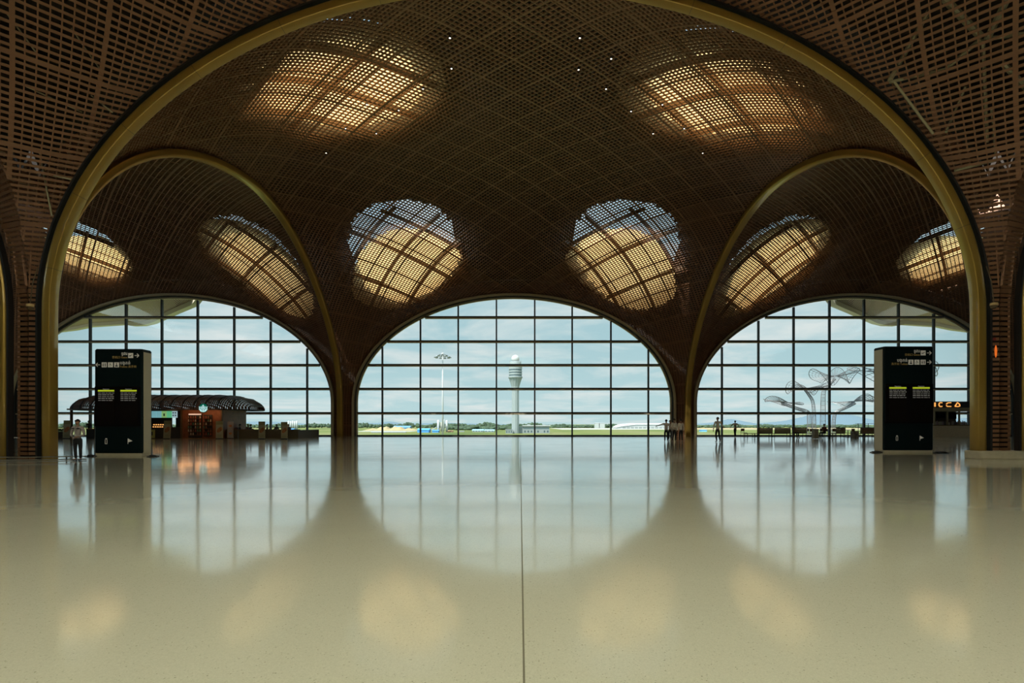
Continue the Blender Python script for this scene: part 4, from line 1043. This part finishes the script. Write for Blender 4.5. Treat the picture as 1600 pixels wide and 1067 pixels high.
# ------------------------------------------------------------------ wire mesh trees outside the right window
M_WIRE = mat('grey_wire_mesh', (.17, .175, .18), .5, .3)
def wire_tree(dd, stem, r0, r1, canopy, label, zbase=-.25, seed=0):
    """stem: pixel path from the foot up; canopy: (px, py, half width px, tilt, wave px)"""
    base = P(stem[0][0], stem[0][1], dd); base.z = zbase
    root = empty('wire_mesh_tree', tuple(base)); tag(root, label, 'wire tree sculpture')
    pts = [Vector((0, 0, 0))] + [P(a_, b_, dd) - base for a_, b_ in stem[1:]]
    # smooth the path
    sm = []
    for i in range(len(pts) - 1):
        p0 = pts[max(0, i - 1)]; p1 = pts[i]; p2 = pts[i + 1]; p3 = pts[min(len(pts) - 1, i + 2)]
        for k in range(5):
            t = k / 5; sm.append(.5 * ((2 * p1) + (p2 - p0) * t + (2 * p0 - 5 * p1 + 4 * p2 - p3) * t * t + (3 * p1 - p0 - 3 * p2 + p3) * t ** 3))
    sm.append(pts[-1]); n = len(sm); K = 12; grid = []
    ref = Vector((0, 1, 0))
    for i, p in enumerate(sm):
        t = (sm[min(i + 1, n - 1)] - sm[max(i - 1, 0)]).normalized(); sd = t.cross(ref).normalized(); u = sd.cross(t)
        r = r0 + (r1 - r0) * (i / (n - 1)) ** .6
        grid.append([p + (sd * math.cos(2 * PI * j / K) + u * math.sin(2 * PI * j / K)) * r for j in range(K)])
    mb = MB()
    for j in range(K): mb.tube([g_[j] for g_ in grid], .026, 3, cap=False)
    for g_ in grid[::1]: mb.tube(g_ + [g_[0]], .014, 3, cap=False)
    mb.build('stem', M_WIRE, root)
    c = P(canopy[0], canopy[1], dd) - base; R = canopy[2] / F * dd; tilt = canopy[3]; A = canopy[4] * 1.45 / F * dd
    mb = MB(); NR = 8; NT = 48
    def cp(r, th):
        e = 1 + .22 * math.cos(3 * th + seed); x_ = R * r * math.cos(th) * e; y_ = R * r * math.sin(th) * e * .9
        z_ = A * r * r * math.sin(3 * th + 1.3 * seed + .5) + A * .35 * r * math.sin(5 * th + seed) + math.tan(tilt) * x_
        return c + Vector((x_, y_, z_))
    for i in range(1, NR + 1): 
        ring_ = [cp(i / NR, 2 * PI * k / NT) for k in range(NT)]; mb.tube(ring_ + [ring_[0]], .045 if i == NR else .018, 3, cap=False)
    for k in range(NT): mb.tube([cp(i / NR, 2 * PI * k / NT) for i in range(0, NR + 1)], .04 if k % 8 == 0 else .018, 3, cap=False)
    mb.build('canopy', M_WIRE, root)
    return root
wire_tree(66, [(1265, 690), (1264.5, 655), (1262, 644), (1245, 638), (1222, 630)], .30, .16, (1219.5, 627.5, 27, -.16, 2.2), 'wire mesh tree outside with the lowest canopy, leaning far left', seed=1)
wire_tree(67, [(1272.5, 690), (1272, 650), (1270, 628), (1264, 617), (1258, 609)], .24, .14, (1258, 606.5, 28, .02, 5.5), 'wire mesh tree outside with a middle height canopy left of the tallest stem', seed=2)
wire_tree(68, [(1286, 690), (1286, 640), (1287, 612), (1294, 603), (1304, 592)], .38, .16, (1304, 587.5, 31, .06, 8), 'tallest straight stemmed wire mesh tree outside the right window', seed=3.3)
wire_tree(66, [(1302, 690), (1303, 655), (1307, 644), (1322, 637), (1336, 630)], .24, .14, (1335, 627, 31, .14, 4.5), 'wire mesh tree outside leaning right, its canopy left of the right totem', seed=4.4)
wire_tree(65, [(1402, 690), (1402, 640), (1404, 605), (1405, 580)], .38, .16, (1404, 579, 58, .03, 11), 'wire mesh tree outside mostly hidden behind the right hand totem', seed=5.1)

# ------------------------------------------------------------------ seating by the right window
M_BRN = mat('bench_brown_wood', (.13, .06, .035), .55, noise=.2, nscale=4); M_LEGD = mat('bench_leg_dark', (.05, .045, .045), .5, .3)
def bench(px0, px1, dd, label, back=True, h=.92):
    w_ = X(px1, dd) - X(px0, dd); root = empty('bench', (X((px0 + px1) / 2, dd), dd, 0)); tag(root, label, 'bench')
    mb = MB()
    for k in range(4): mb.box2((-w_ / 2, .06 + k * .14, .40), (w_ / 2, .06 + k * .14 + .13, .45))
    mb.build('seat', M_BRN, root)
    if back:
        mb = MB()
        for k in range(4): mb.box2((-w_ / 2 + .05, -.04 - k * .01, .46 + k * .12), (w_ / 2 - .05, .01 - k * .01, .46 + k * .12 + .116), .006)
        mb.build('backrest', M_BRN, root)
    n = max(2, int(w_ / .9) + 1)
    for k in range(n):
        x_ = -w_ / 2 + .08 + (w_ - .16) * k / (n - 1)
        mb = MB(); mb.tube([(x_, .02, 0), (x_, .04, .42)], .022, 5); mb.tube([(x_, .60, 0), (x_, .56, .40)], .022, 5); mb.tube([(x_, .03, .12), (x_, .59, .12)], .015, 5); mb.build('leg', M_LEGD, root)
    return root
bench(1182, 1208, 47.0, 'long brown slatted bench with backrest, left half of the row by the right window')
bench(1209, 1236, 47.0, 'long brown slatted bench with backrest, middle of the row by the right window')
bench(1167, 1181.5, 47.0, 'low dark bench without backrest at the left end of the seating row', False)
bench(1239, 1261, 48.2, 'brown slatted bench beside the seated person in grey')
bench(1305, 1321.5, 47.2, 'short brown bench with tall backrest between the round tables and the totem')
bench(1343, 1371, 46.6, 'brown slatted bench partly hidden by the right hand totem')
def cafe_table(px, dd, label, r=.4):
    root = empty('round_table', (X(px, dd), dd, 0)); tag(root, label, 'table')
    mb = MB(); mb.lathe((0, 0, 0), [(r - .02, .71), (r, .72), (r, .745), (r - .02, .75)], 20); mb.build('tabletop', M_BRN, root)
    mb = MB(); mb.tube([(0, 0, .03), (0, 0, .72)], .035, 8); mb.build('pedestal', M_LEGD, root)
    mb = MB(); mb.lathe((0, 0, 0), [(.22, 0), (.22, .015), (.04, .04)], 14); mb.build('base', M_LEGD, root)
def chair(px, dd, rz, label, z=0):
    root = empty('cafe_chair', (X(px, dd), dd, 0), rz); tag(root, label, 'chair')
    mb = MB(); mb.box((0, 0, .44), (.44, .44, .045), 0, .015); mb.build('seat', M_BRN, root)
    mb = MB(); mb.sweep([Vector((-.21, .16, .72)), Vector((0, .24, .72)), Vector((.21, .16, .72))], Vector((0, 0, 1)), .025, .26); mb.build('backrest', M_BRN, root)
    for x_, y_ in ((-.19, -.19), (.19, -.19), (-.19, .19), (.19, .19)):
        mb = MB(); mb.tube([(x_ * 1.08, y_ * 1.08, 0), (x_, y_, .42)] + ([(x_, y_ + .02, .62)] if y_ > 0 else []), .014, 5); mb.build('leg', M_LEGD, root)
    return root
cafe_table(1278.5, 50.0, 'small round brown table behind the pale bin')
cafe_table(1296.5, 49.0, 'small round brown table right of the person in dark red')
cafe_table(1325, 49.5, 'small round brown table left of the pale planter box')
for px, dd, rz, lb in ((1162.3, 50.5, .3, 'lone dark cafe chair at the far left of the window seating'), (1265.5, 49.5, 1.4, 'brown cafe chair between the last bench and the pale bin'), (1284, 51.5, 2.9, 'brown cafe chair behind the round table near the tallest wire tree'),
                       (1301.5, 48.2, -1.3, 'brown cafe chair just right of the middle round table'), (1318.5, 51.5, .4, 'brown cafe chair behind the short tall backed bench'), (1330.5, 48.8, -1.5, 'brown cafe chair beside the pale planter box'), (1270, 47.8, 2.4, 'dark cafe chair just left of the pale bin')):
    chair(px, dd, rz, lb)
M_PALE = mat('pale_box', (.34, .33, .26), .6)
r_ = empty('litter_bin', (X(1275.8, 45.4), 45.4, 0)); tag(r_, 'pale square litter bin among the window seating', 'litter bin')
slab(-.19, .19, .02, .80, 0, .36, M_PALE, 'body', r_); slab(-.20, .20, .80, .86, -.01, .37, M_BLACK, 'lid', r_)
r_ = empty('planter_box', (X(1337.5, 50), 50, 0)); tag(r_, 'pale planter box left of the bench by the right hand totem', 'planter')
slab(-.28, .28, 0, .62, 0, .4, M_PALE, 'box', r_); slab(-.24, .24, .60, .63, .04, .36, M_BRN, 'soil', r_)
r_ = empty('display_stand', (X(1363, 53), 53, 0)); tag(r_, 'glass sided display stand with brown goods behind the hidden bench', 'display stand')
for x_ in (-1.4, -.4, .6):
    mb = MB(); mb.box2((x_ - .02, 0, 0), (x_ + .02, .04, 1.35)); mb.build('post', M_LEGD, r_)
for z in (.5, .9, 1.33): slab(-1.4, .6, z - .015, z + .015, 0, .5, M_PALE, 'shelf', r_)
slab(-.35, .6, .52, .86, .1, .4, M_BRN, 'crate', r_)

# ------------------------------------------------------------------ shop at the far right
d = 51.5
def xs_(px): return X(px, d)
sx0, sx1 = xs_(1452), xs_(1526); scx = (sx0 + sx1) / 2
root = empty('snack_shop', (scx, d, 0)); tag(root, 'beige counter shop with glowing orange letters beyond the right hand totem', 'shop')
def LS(px): return xs_(px) - scx
slab(LS(1452), LS(1526), 0, Zp(664.6, d), 0, .9, M_STONE, 'counter', root)
slab(LS(1452), LS(1526), Zp(665, d), Zp(663.8, d), -.04, .95, M_BEAM, 'counter_top', root)
slab(LS(1452), LS(1526), Zp(642.5, d), Zp(636.9, d), -.1, 2.6, mat('beige_fascia', (.30, .27, .18), .6), 'fascia', root)
s_ = slab(LS(1452), LS(1526), Zp(636.9, d), Zp(627.2, d), -.05, .15, mat('navy_signboard', (.012, .022, .035), .5), 'signboard', root)
M_OR = mat('letter_orange_glow', (1, .45, .12), .4, emit=(1.0, .42, .10), es=1.1)
def glyph(kind, px, w_, h_=6.6):
    cx = LS(px); cz = Zp(632.1, d); u = d / F; hh = h_ / 2 * u; ww = w_ / 2 * u; mb = MB(); y = -.09; t = .085
    up = Vector((0, 1, 0))
    if kind == 'I': mb.box((cx, y, cz), (t * 1.4, .05, hh * 2))
    elif kind == 'C': mb.sweep([Vector((cx + ww * math.cos(a_), y, cz + hh * math.sin(a_))) for a_ in [math.radians(48 + q * 264 / 14) for q in range(15)]], up, t, .05)
    elif kind == 'E':
        mb.sweep([Vector((cx + ww, y, cz + hh * .9)), Vector((cx - ww * .2, y, cz + hh * .85)), Vector((cx - ww * .9, y, cz + hh * .25))], up, t, .05)
        mb.sweep([Vector((cx - ww * .9, y, cz - hh * .35)), Vector((cx - ww * .5, y, cz - hh * .85)), Vector((cx + ww, y, cz - hh * .9))], up, t, .05)
    else: mb.sweep([Vector((cx - ww, y, cz - hh * .8)), Vector((cx, y, cz + hh)), Vector((cx + ww * .8, y, cz + hh * .1)), Vector((cx + ww * .9, y, cz - hh * .7)), Vector((cx + ww * .2, y, cz - hh * .95)), Vector((cx - ww, y, cz - hh * .8))], up, t, .05)
    mb.build('letter', M_OR, s_)
glyph('I', 1459.8, 2); glyph('C', 1469, 6); glyph('E', 1481, 8); glyph('A', 1495, 8)
slab(LS(1452), LS(1526), 0, Zp(637, d), 2.4, 2.6, mat('shop_back_wall', (.06, .04, .025), .6), 'back_wall', root)
for px in (1460.5, 1481, 1499.5, 1520): slab(LS(px) - .06, LS(px) + .06, Zp(664, d), Zp(642, d), 0, .12, mat('beige_fascia', (.30, .27, .18), .6), 'post', root)
slab(LS(1463), LS(1479), Zp(655, d), Zp(644, d), 1.6, 1.7, mat('shop_rust_board', (.12, .045, .02), .6), 'menu_board', root)
slab(LS(1485), LS(1498), Zp(653, d), Zp(645, d), 1.6, 1.7, M_SCR, 'menu_board', root); slab(LS(1503), LS(1516), Zp(654, d), Zp(644, d), 1.6, 1.7, M_SCR, 'menu_board', root)
bc = [mat('cup_mauve', (.32, .26, .30), .4), mat('cup_pale', (.42, .40, .36), .4), mat('cup_dark', (.10, .08, .09), .4)]
protos = []
for c_i in range(3):
    mb = MB(); mb.lathe((0, 0, 0), [(.05, 0), (.065, .03), (.06, .22), (.025, .28), (.025, .34)], 8); protos.append(mb.build('bottle', bc[c_i]))
used = [False] * 3; rnd = random.Random(21)
for q in range(26):
    for r in range(2):
        c_i = rnd.randrange(3); g = protos[c_i] if not used[c_i] else protos[c_i].copy()
        if used[c_i]: COL.objects.link(g)
        used[c_i] = True
        g.location = (xs_(1461 + q * 2.05 + rnd.random()), d + .2 + r * .3, Zp(663.8, d) + .002)
        g.scale = (1, 1, .8 + .45 * rnd.random())
        cn = ('mauve', 'pale', 'dark')[c_i]
        tag(g, '%s bottle in the crowded %s row on the beige shop counter' % (cn, ('front', 'rear')[r]), 'bottle', '%s bottles in the %s row on the shop counter' % (cn, ('front', 'rear')[r]))

# ------------------------------------------------------------------ small ceiling downlights
M_LED = mat('led_warm_white', (1, .95, .85), .4, emit=(1, .93, .8), es=3.5)
pts = [(703, 54, 1), (906, 54, 1), (955, 87, 2), (705.5, 103, 2), (904, 104, 2), (947, 136, 3), (661, 135, 2), (623, 169, 3), (986, 171, 3), (1035, 160, 3), (1020.5, 205, 3), (1069, 197, 3), (588, 205, 4), (509.5, 236, 3), (1098, 236, 3), (573, 159, 3), (540, 197, 3)]
pl = None
def ceil_hit(px, py):
    dirv = Vector(((px - CX) / F, 1, (CY - py) / F)); best = None
    t = 20.2
    while t < 55:
        x_, y_, z_ = dirv.x * t, t, CZ + dirv.z * t
        if abs(x_) < 18 and z_ > Zs(x_, y_ - ROW1, True): return Vector((x_, y_, Zs(x_, y_ - ROW1, True)))
        t += .1
    return None
for i, (px, py, _) in enumerate(pts):
    h = ceil_hit(px, py)
    if not h: continue
    if pl is None:
        mb = MB(); mb.lathe((0, 0, 0), [(.055, -.05), (.06, 0), (.05, .10)], 10); pl = mb.build('ceiling_spotlight', M_BLACK); c = pl
        mb = MB(); mb.lathe((0, 0, 0), [(.04, -.058), (.04, -.051)], 10); mb.build('lens', M_LED, pl)
    else: c = copy_tree(pl)
    c.location = h + Vector((0, 0, -.06))
    side = 'left' if px < 803 else 'right'
    tag(c, 'tiny lit spotlight among the bars of the middle vault, %s of its crown' % side, 'spotlight', 'spotlights %s of the crown of the middle vault' % side)
# ------------------------------------------------------------------ people
M_SKIN = mat('skin', (.30, .17, .11), .6); M_HAIR = mat('hair_black', (.012, .010, .010), .5)
def skin_obj(name, nodes, edges, m, parent, root=0, sub=1):
    """nodes [(x,y,z,rx[,ry])] ; grows one continuous surface over the joints"""
    me = bpy.data.meshes.new(name); me.from_pydata([n[:3] for n in nodes], edges, []); me.materials.append(m)
    o = bpy.data.objects.new(name, me); COL.objects.link(o); o.parent = parent
    md = o.modifiers.new('skin', 'SKIN'); md.use_smooth_shade = True
    if not me.skin_vertices: return o
    for i, n in enumerate(nodes):
        v = me.skin_vertices[0].data[i]; v.radius = (n[3], n[4] if len(n) > 4 else n[3]); v.use_root = (i == root)
    sd = o.modifiers.new('sub', 'SUBSURF'); sd.levels = sub; sd.render_levels = sub
    return o
def lerp(a, b, t): return a + (b - a) * t
def person(loc, rz, H, label, shirt, trousers, shoes, pose, fine=False, female=False):
    """figure faces -Y at rz = 0. pose gives joints in units of body height"""
    root = empty('person', loc, rz); tag(root, label, 'person')
    S = lambda v: Vector(v) * H
    g = lambda k, dflt: Vector(pose.get(k, dflt))
    hip = g('hip', (0, 0, .52)); chest = g('chest', (0, 0, .72)); neck = g('neck', (0, 0, .83)); head = g('head', (0, -.012, .915))
    J = {}
    for s, n in ((-1, 'l'), (1, 'r')):
        J['hp' + n] = g('hp' + n, (hip.x + s * .048, hip.y, hip.z - .02)); J['kn' + n] = g('kn' + n, (s * .055, -.01, .28)); J['an' + n] = g('an' + n, (s * .06, .01, .045)); J['to' + n] = g('to' + n, tuple(J['an' + n] + Vector((s * .012, -.085, -.028))))
        J['sh' + n] = g('sh' + n, (chest.x + s * .105, chest.y, chest.z + .085)); J['el' + n] = g('el' + n, (s * .135, .01, .63)); J['wr' + n] = g('wr' + n, (s * .14, -.03, .48))
    nodes = []; edges = []
    def N(v, r, r2=None): v = S(v); nodes.append((v.x, v.y, v.z, r * H, (r2 or r) * H)); return len(nodes) - 1
    def E(a, b): edges.append((a, b))
    p = N(hip, .050, .042); w_ = N(hip.lerp(chest, .5), .050, .040); c = N(chest.lerp(neck, .25), .075, .05); nk = N(neck.lerp(head, .15), .028); jw = N(head + Vector((0, -.004, -.032)), .033, .038); hd = N(head + Vector((0, .004, .012)), .043, .050); tp = N(head + Vector((0, .006, .05)), .032, .037)
    E(p, w_); E(w_, c); E(c, nk); E(nk, jw); E(jw, hd); E(hd, tp)
    ns = N(head + Vector((0, -.062, -.006)), .006); E(hd, ns)
    for s in (-1, 1):
        er = N(head + Vector((s * .054, .008, -.004)), .008, .005); E(hd, er)
    for s, n in ((-1, 'l'), (1, 'r')):
        h_ = N(J['hp' + n], .036); m1 = N(J['hp' + n].lerp(J['kn' + n], .5), .034); k_ = N(J['kn' + n], .030); m2 = N(J['kn' + n].lerp(J['an' + n], .35), .029); a_ = N(J['an' + n], .019); t_ = N(J['to' + n], .018, .014)
        E(p, h_); E(h_, m1); E(m1, k_); E(k_, m2); E(m2, a_); E(a_, t_)
        s_ = N(J['sh' + n], .031); m3 = N(J['sh' + n].lerp(J['el' + n], .5), .024); e_ = N(J['el' + n], .020); m4 = N(J['el' + n].lerp(J['wr' + n], .3), .020); wr = N(J['wr' + n], .013)
        E(c, s_); E(s_, m3); E(m3, e_); E(e_, m4); E(m4, wr)
        dr = (J['wr' + n] - J['el' + n]).normalized()
        side = dr.cross(Vector((s, 0.2, 0))).normalized()
        if abs(dr.x) > .7: side = Vector((0, 0, 1))
        pm = N(J['wr' + n] + dr * .028, .017, .012); E(wr, pm)
        bend = Vector((-s, 0, 0)) if abs(dr.x) < .6 else Vector((0, -.3, -.6))
        for f, (off, ln) in enumerate(((-.016, .040), (-.006, .046), (.005, .043), (.015, .034))):
            a1 = N(J['wr' + n] + dr * .046 + side * off, .0052); b1 = N(J['wr' + n] + dr * (.046 + ln * .5) + side * off * 1.15 + bend * .004, .0048); c1 = N(J['wr' + n] + dr * (.046 + ln) + side * off * 1.1 + bend * .013, .0042)
            E(pm, a1); E(a1, b1); E(b1, c1)
        t1 = N(J['wr' + n] + dr * .022 + side * -.022, .006); t2 = N(J['wr' + n] + dr * .042 + side * -.032 + bend * .006, .005); E(pm, t1); E(t1, t2)
    body = skin_obj('body', nodes, edges, M_SKIN, root, 0)
    # shirt
    nodes = []; edges = []
    p0 = N(hip + Vector((0, 0, -.025)), .074, .058); p = N(hip + Vector((0, 0, .02)), .084, .062); w_ = N(hip.lerp(chest, .5), .074 if not female else .068, .056); c = N(chest.lerp(neck, .25), .086, .060); nk = N(neck.lerp(head, .02), .036, .036)
    E(p0, p); E(p, w_); E(w_, c); E(c, nk)
    cuff = pose.get('sleeve', 1.0)
    for s, n in ((-1, 'l'), (1, 'r')):
        s_ = N(J['sh' + n], .039); m3 = N(J['sh' + n].lerp(J['el' + n], .5), .033); E(c, s_); E(s_, m3)
        if cuff > .5:
            e_ = N(J['el' + n], .029); wr = N(J['el' + n].lerp(J['wr' + n], .86 if cuff >= 1 else .2), .022); E(m3, e_); E(e_, wr)
    sh = skin_obj('shirt', nodes, edges, shirt, root, 0)
    nodes = []; edges = []
    p = N(hip + Vector((0, 0, -.01)), .088, .070); t0 = N(hip + Vector((0, 0, .045)), .078, .060); E(p, t0)
    for s, n in ((-1, 'l'), (1, 'r')):
        h_ = N(J['hp' + n] + Vector((0, 0, -.01)), .054); m1 = N(J['hp' + n].lerp(J['kn' + n], .5), .047); k_ = N(J['kn' + n], .037); m2 = N(J['kn' + n].lerp(J['an' + n], .5), .034); a_ = N(J['kn' + n].lerp(J['an' + n], .97), .029)
        E(p, h_); E(h_, m1); E(m1, k_); E(k_, m2); E(m2, a_)
    skin_obj('trousers', nodes, edges, trousers, root, 0)
    for s, n in ((-1, 'l'), (1, 'r')):
        nodes = []; edges = []
        hl = N(J['an' + n] + Vector((0, .012, -.022)), .024, .020); md_ = N(J['an' + n].lerp(J['to' + n], .5) + Vector((0, 0, -.008)), .025, .019); te = N(J['to' + n], .022, .015); ak = N(J['an' + n] + Vector((0, .004, 0)), .022)
        E(ak, hl); E(hl, md_); E(md_, te); skin_obj('shoe', nodes, edges, shoes, root, 1)
    hb = MB(); hc = S(head + Vector((0, .010, .016))); rr = .058 * H; k = 14
    V = []
    rows = [(-.35 if not female else -.7, 1.0), (0.1, 1.03), (.5, .9), (.82, .58), (1.02, .12)]
    for zf, rf in rows:
        for j in range(k):
            a_ = 2 * PI * j / k; front = max(0, -math.sin(a_)); z_ = rr * 1.12 * max(zf, front * .62 - .1 + (.08 if zf > 0 else 0)) if zf < .6 else rr * 1.12 * zf
            V.append((hc.x + rr * rf * .93 * math.cos(a_), hc.y + rr * rf * 1.08 * math.sin(a_), hc.z + z_))
    hb.poly(V, [(i * k + j, i * k + (j + 1) % k, (i + 1) * k + (j + 1) % k, (i + 1) * k + j) for i in range(4) for j in range(k)] + [tuple(4 * k + j for j in range(k))])
    hb.build('hair', M_HAIR, root, smooth=True)
    fa = MB(); hp_ = S(head)
    for q in (-1, 1): fa.box((hp_.x + q * .019 * H, hp_.y - .0435 * H, hp_.z + .010 * H), (.014 * H, .006 * H, .005 * H))
    fa.box((hp_.x, hp_.y - .040 * H, hp_.z - .032 * H), (.022 * H, .006 * H, .004 * H)); fa.build('eyes_and_mouth', M_HAIR, root)
    bt = MB(); hh = S(hip + Vector((0, 0, .004))); bt.lathe((0, 0, 0), [(.058 * H, -.01), (.061 * H, 0), (.058 * H, .02)], 16); b_ = bt.build('belt', M_BLACK, root); b_.location = hh; b_.scale = (1.30, 1.0, 1)
    return root, S, J
M_WSH = mat('shirt_white', (.72, .70, .68), .8); M_GSH = mat('shirt_grey', (.34, .30, .30), .8); M_PSH = mat('shirt_pinkgrey', (.60, .55, .53), .8); M_TR = mat('trousers_black', (.015, .016, .02), .8)
M_SHO = mat('shoe_black', (.02, .022, .028), .5); M_SHB = mat('shoe_blue_grey', (.05, .09, .14), .5); M_RSH = mat('shirt_dark_red', (.12, .03, .025), .8); M_DGS = mat('shirt_slate', (.09, .10, .12), .8)
stand = {}
d = D0(719.8)
pr, S, J = person((X(121.5, d), d, 0), 0.05, 1.46, 'person in grey uniform shirt and black trousers standing with hands clasped near the left pier', M_GSH, M_TR, M_SHB,
       {'hpl': (-.055, 0, .49), 'hpr': (.055, 0, .49), 'knl': (-.06, 0, .27), 'knr': (.062, 0, .27), 'anl': (-.05, .01, .045), 'anr': (.06, .01, .045), 'ell': (-.155, .0, .62), 'elr': (.155, .0, .62), 'wrl': (-.062, -.085, .565), 'wrr': (.062, -.09, .575), 'sleeve': 1.0}, True, True)
mb = MB()
for s in (-1, 1): mb.box2((s * .075 - .05, -.112, 1.115), (s * .075 + .05, -.09, 1.145))
mb.build('chest_stripe', M_BLACK, pr)
mb = MB(); mb.box2((-.03, -.135, .87), (.03, -.12, .93)); mb.tube([(-.05, -.09, 1.24), (-.01, -.135, 1.05), (0, -.13, .93)], .006, 5); mb.tube([(.05, -.09, 1.24), (.01, -.135, 1.05), (0, -.13, .93)], .006, 5); mb.build('badge', mat('badge_white', (.5, .5, .48), .5), pr)
d = 37.6
person((X(1041, d), d, 0), 2.9, 1.63, 'person in white shirt with arm stretched out to the left, leftmost of the group', M_PSH, M_TR, M_SHO, {'elr': (.235, -.02, .76), 'wrr': (.37, -.05, .715), 'ell': (-.15, 0, .62), 'wrl': (-.11, -.07, .55)})
person((X(1054, d), d + .1, 0), 0.3, 1.68, 'person in white shirt facing the hall in the middle of the group', M_WSH, M_TR, M_SHO, {'knl': (-.05, -.01, .28), 'anl': (-.095, .0, .045), 'anr': (.07, .0, .045), 'ell': (-.135, -.01, .64), 'wrl': (-.06, -.10, .60)})
person((X(1063, d), d - .1, 0), 3.3, 1.64, 'person in white shirt with back turned, rightmost of the group', M_WSH, M_TR, M_SHO, {'wrl': (-.15, -.02, .47)})
d = 41.5
person((X(1046.8, d), d, 0), 0.2, 1.60, 'person half hidden behind the group, only the head rising between the white shirts', M_GSH, M_TR, M_SHO, {})
d = 37.3
person((X(1121.5, d), d, 0), -0.9, 1.79, 'person in white shirt walking alone left of a window mullion, one arm swung out', M_WSH, M_TR, M_SHO,
       {'hip': (0, 0, .51), 'knl': (-.05, -.05, .285), 'anl': (-.055, .02, .05), 'knr': (.05, .015, .28), 'anr': (.05, .09, .055), 'tor': (.05, .02, .02), 'elr': (.13, .09, .66), 'wrr': (.14, .19, .60), 'ell': (-.14, -.05, .63), 'wrl': (-.12, -.11, .49)})
d = 51.0
person((X(1148.7, d), d, 0), 3.0, 1.64, 'person in pale shirt hurrying near the window with elbows bent', M_PSH, M_TR, M_SHO,
       {'ell': (-.19, .02, .69), 'wrl': (-.15, -.06, .60), 'elr': (.20, -.02, .69), 'wrr': (.245, -.05, .60), 'knl': (-.03, -.04, .29), 'anl': (-.02, .03, .06), 'knr': (.04, 0, .27), 'anr': (.02, .01, .045)})
SIT = {'hip': (0, 0, .30), 'chest': (0, 0, .50), 'neck': (0, 0, .61), 'head': (0, -.012, .695), 'hpl': (-.055, -.02, .285), 'hpr': (.055, -.02, .285), 'knl': (-.065, -.25, .29), 'knr': (.065, -.25, .29), 'anl': (-.065, -.25, .045), 'anr': (.065, -.25, .045),
       'ell': (-.135, -.04, .41), 'elr': (.135, -.04, .41), 'wrl': (-.07, -.17, .36), 'wrr': (.07, -.17, .36)}
person((X(1240, 48.45), 48.45, 0), 0.4, 1.66, 'seated person in slate shirt on the bench beside the middle row', M_DGS, M_TR, M_SHO, SIT)
person((X(1288, 48.6), 48.6, 0), -1.2, 1.70, 'seated person in dark red top by the middle round table', M_RSH, M_TR, M_SHO, dict(SIT))
chair(1288, 48.6, -1.2, 'brown cafe chair under the person in dark red')
# guests behind the low partition, each on a chair
G = [(350.8, 49.0, 0.6, 'dark haired person seated behind the grey banner', M_DGS), (375, 49.2, -1.2, 'person in dark top seated first right of the grey banner', M_DGS), (387.3, 49.6, 1.1, 'person seated left one of the close pair behind the partition', M_GSH), (392, 49.2, -.8, 'person seated right one of the close pair behind the partition', M_DGS),
     (417.5, 49.2, -1.0, 'person seated just right of the middle cream banner', M_DGS), (432, 49.4, 1.0, 'person in slate top seated between the last two cream banners', M_DGS), (450.5, 49.2, .3, 'person seated just right of the last cream banner', M_DGS)]
for px, dd, rz, lb, shm in G:
    person((X(px, dd), dd, 0), rz, 1.66, lb, shm, M_TR, M_SHO, SIT)
    chair(px, dd, rz, 'cafe chair under the ' + lb.replace('dark haired ', ''))
d = 47.6
person((X(138.8, d), d, 0), 1.2, 1.62, 'person in slate top standing behind the orange topped cabinet', M_DGS, M_TR, M_SHO, {})
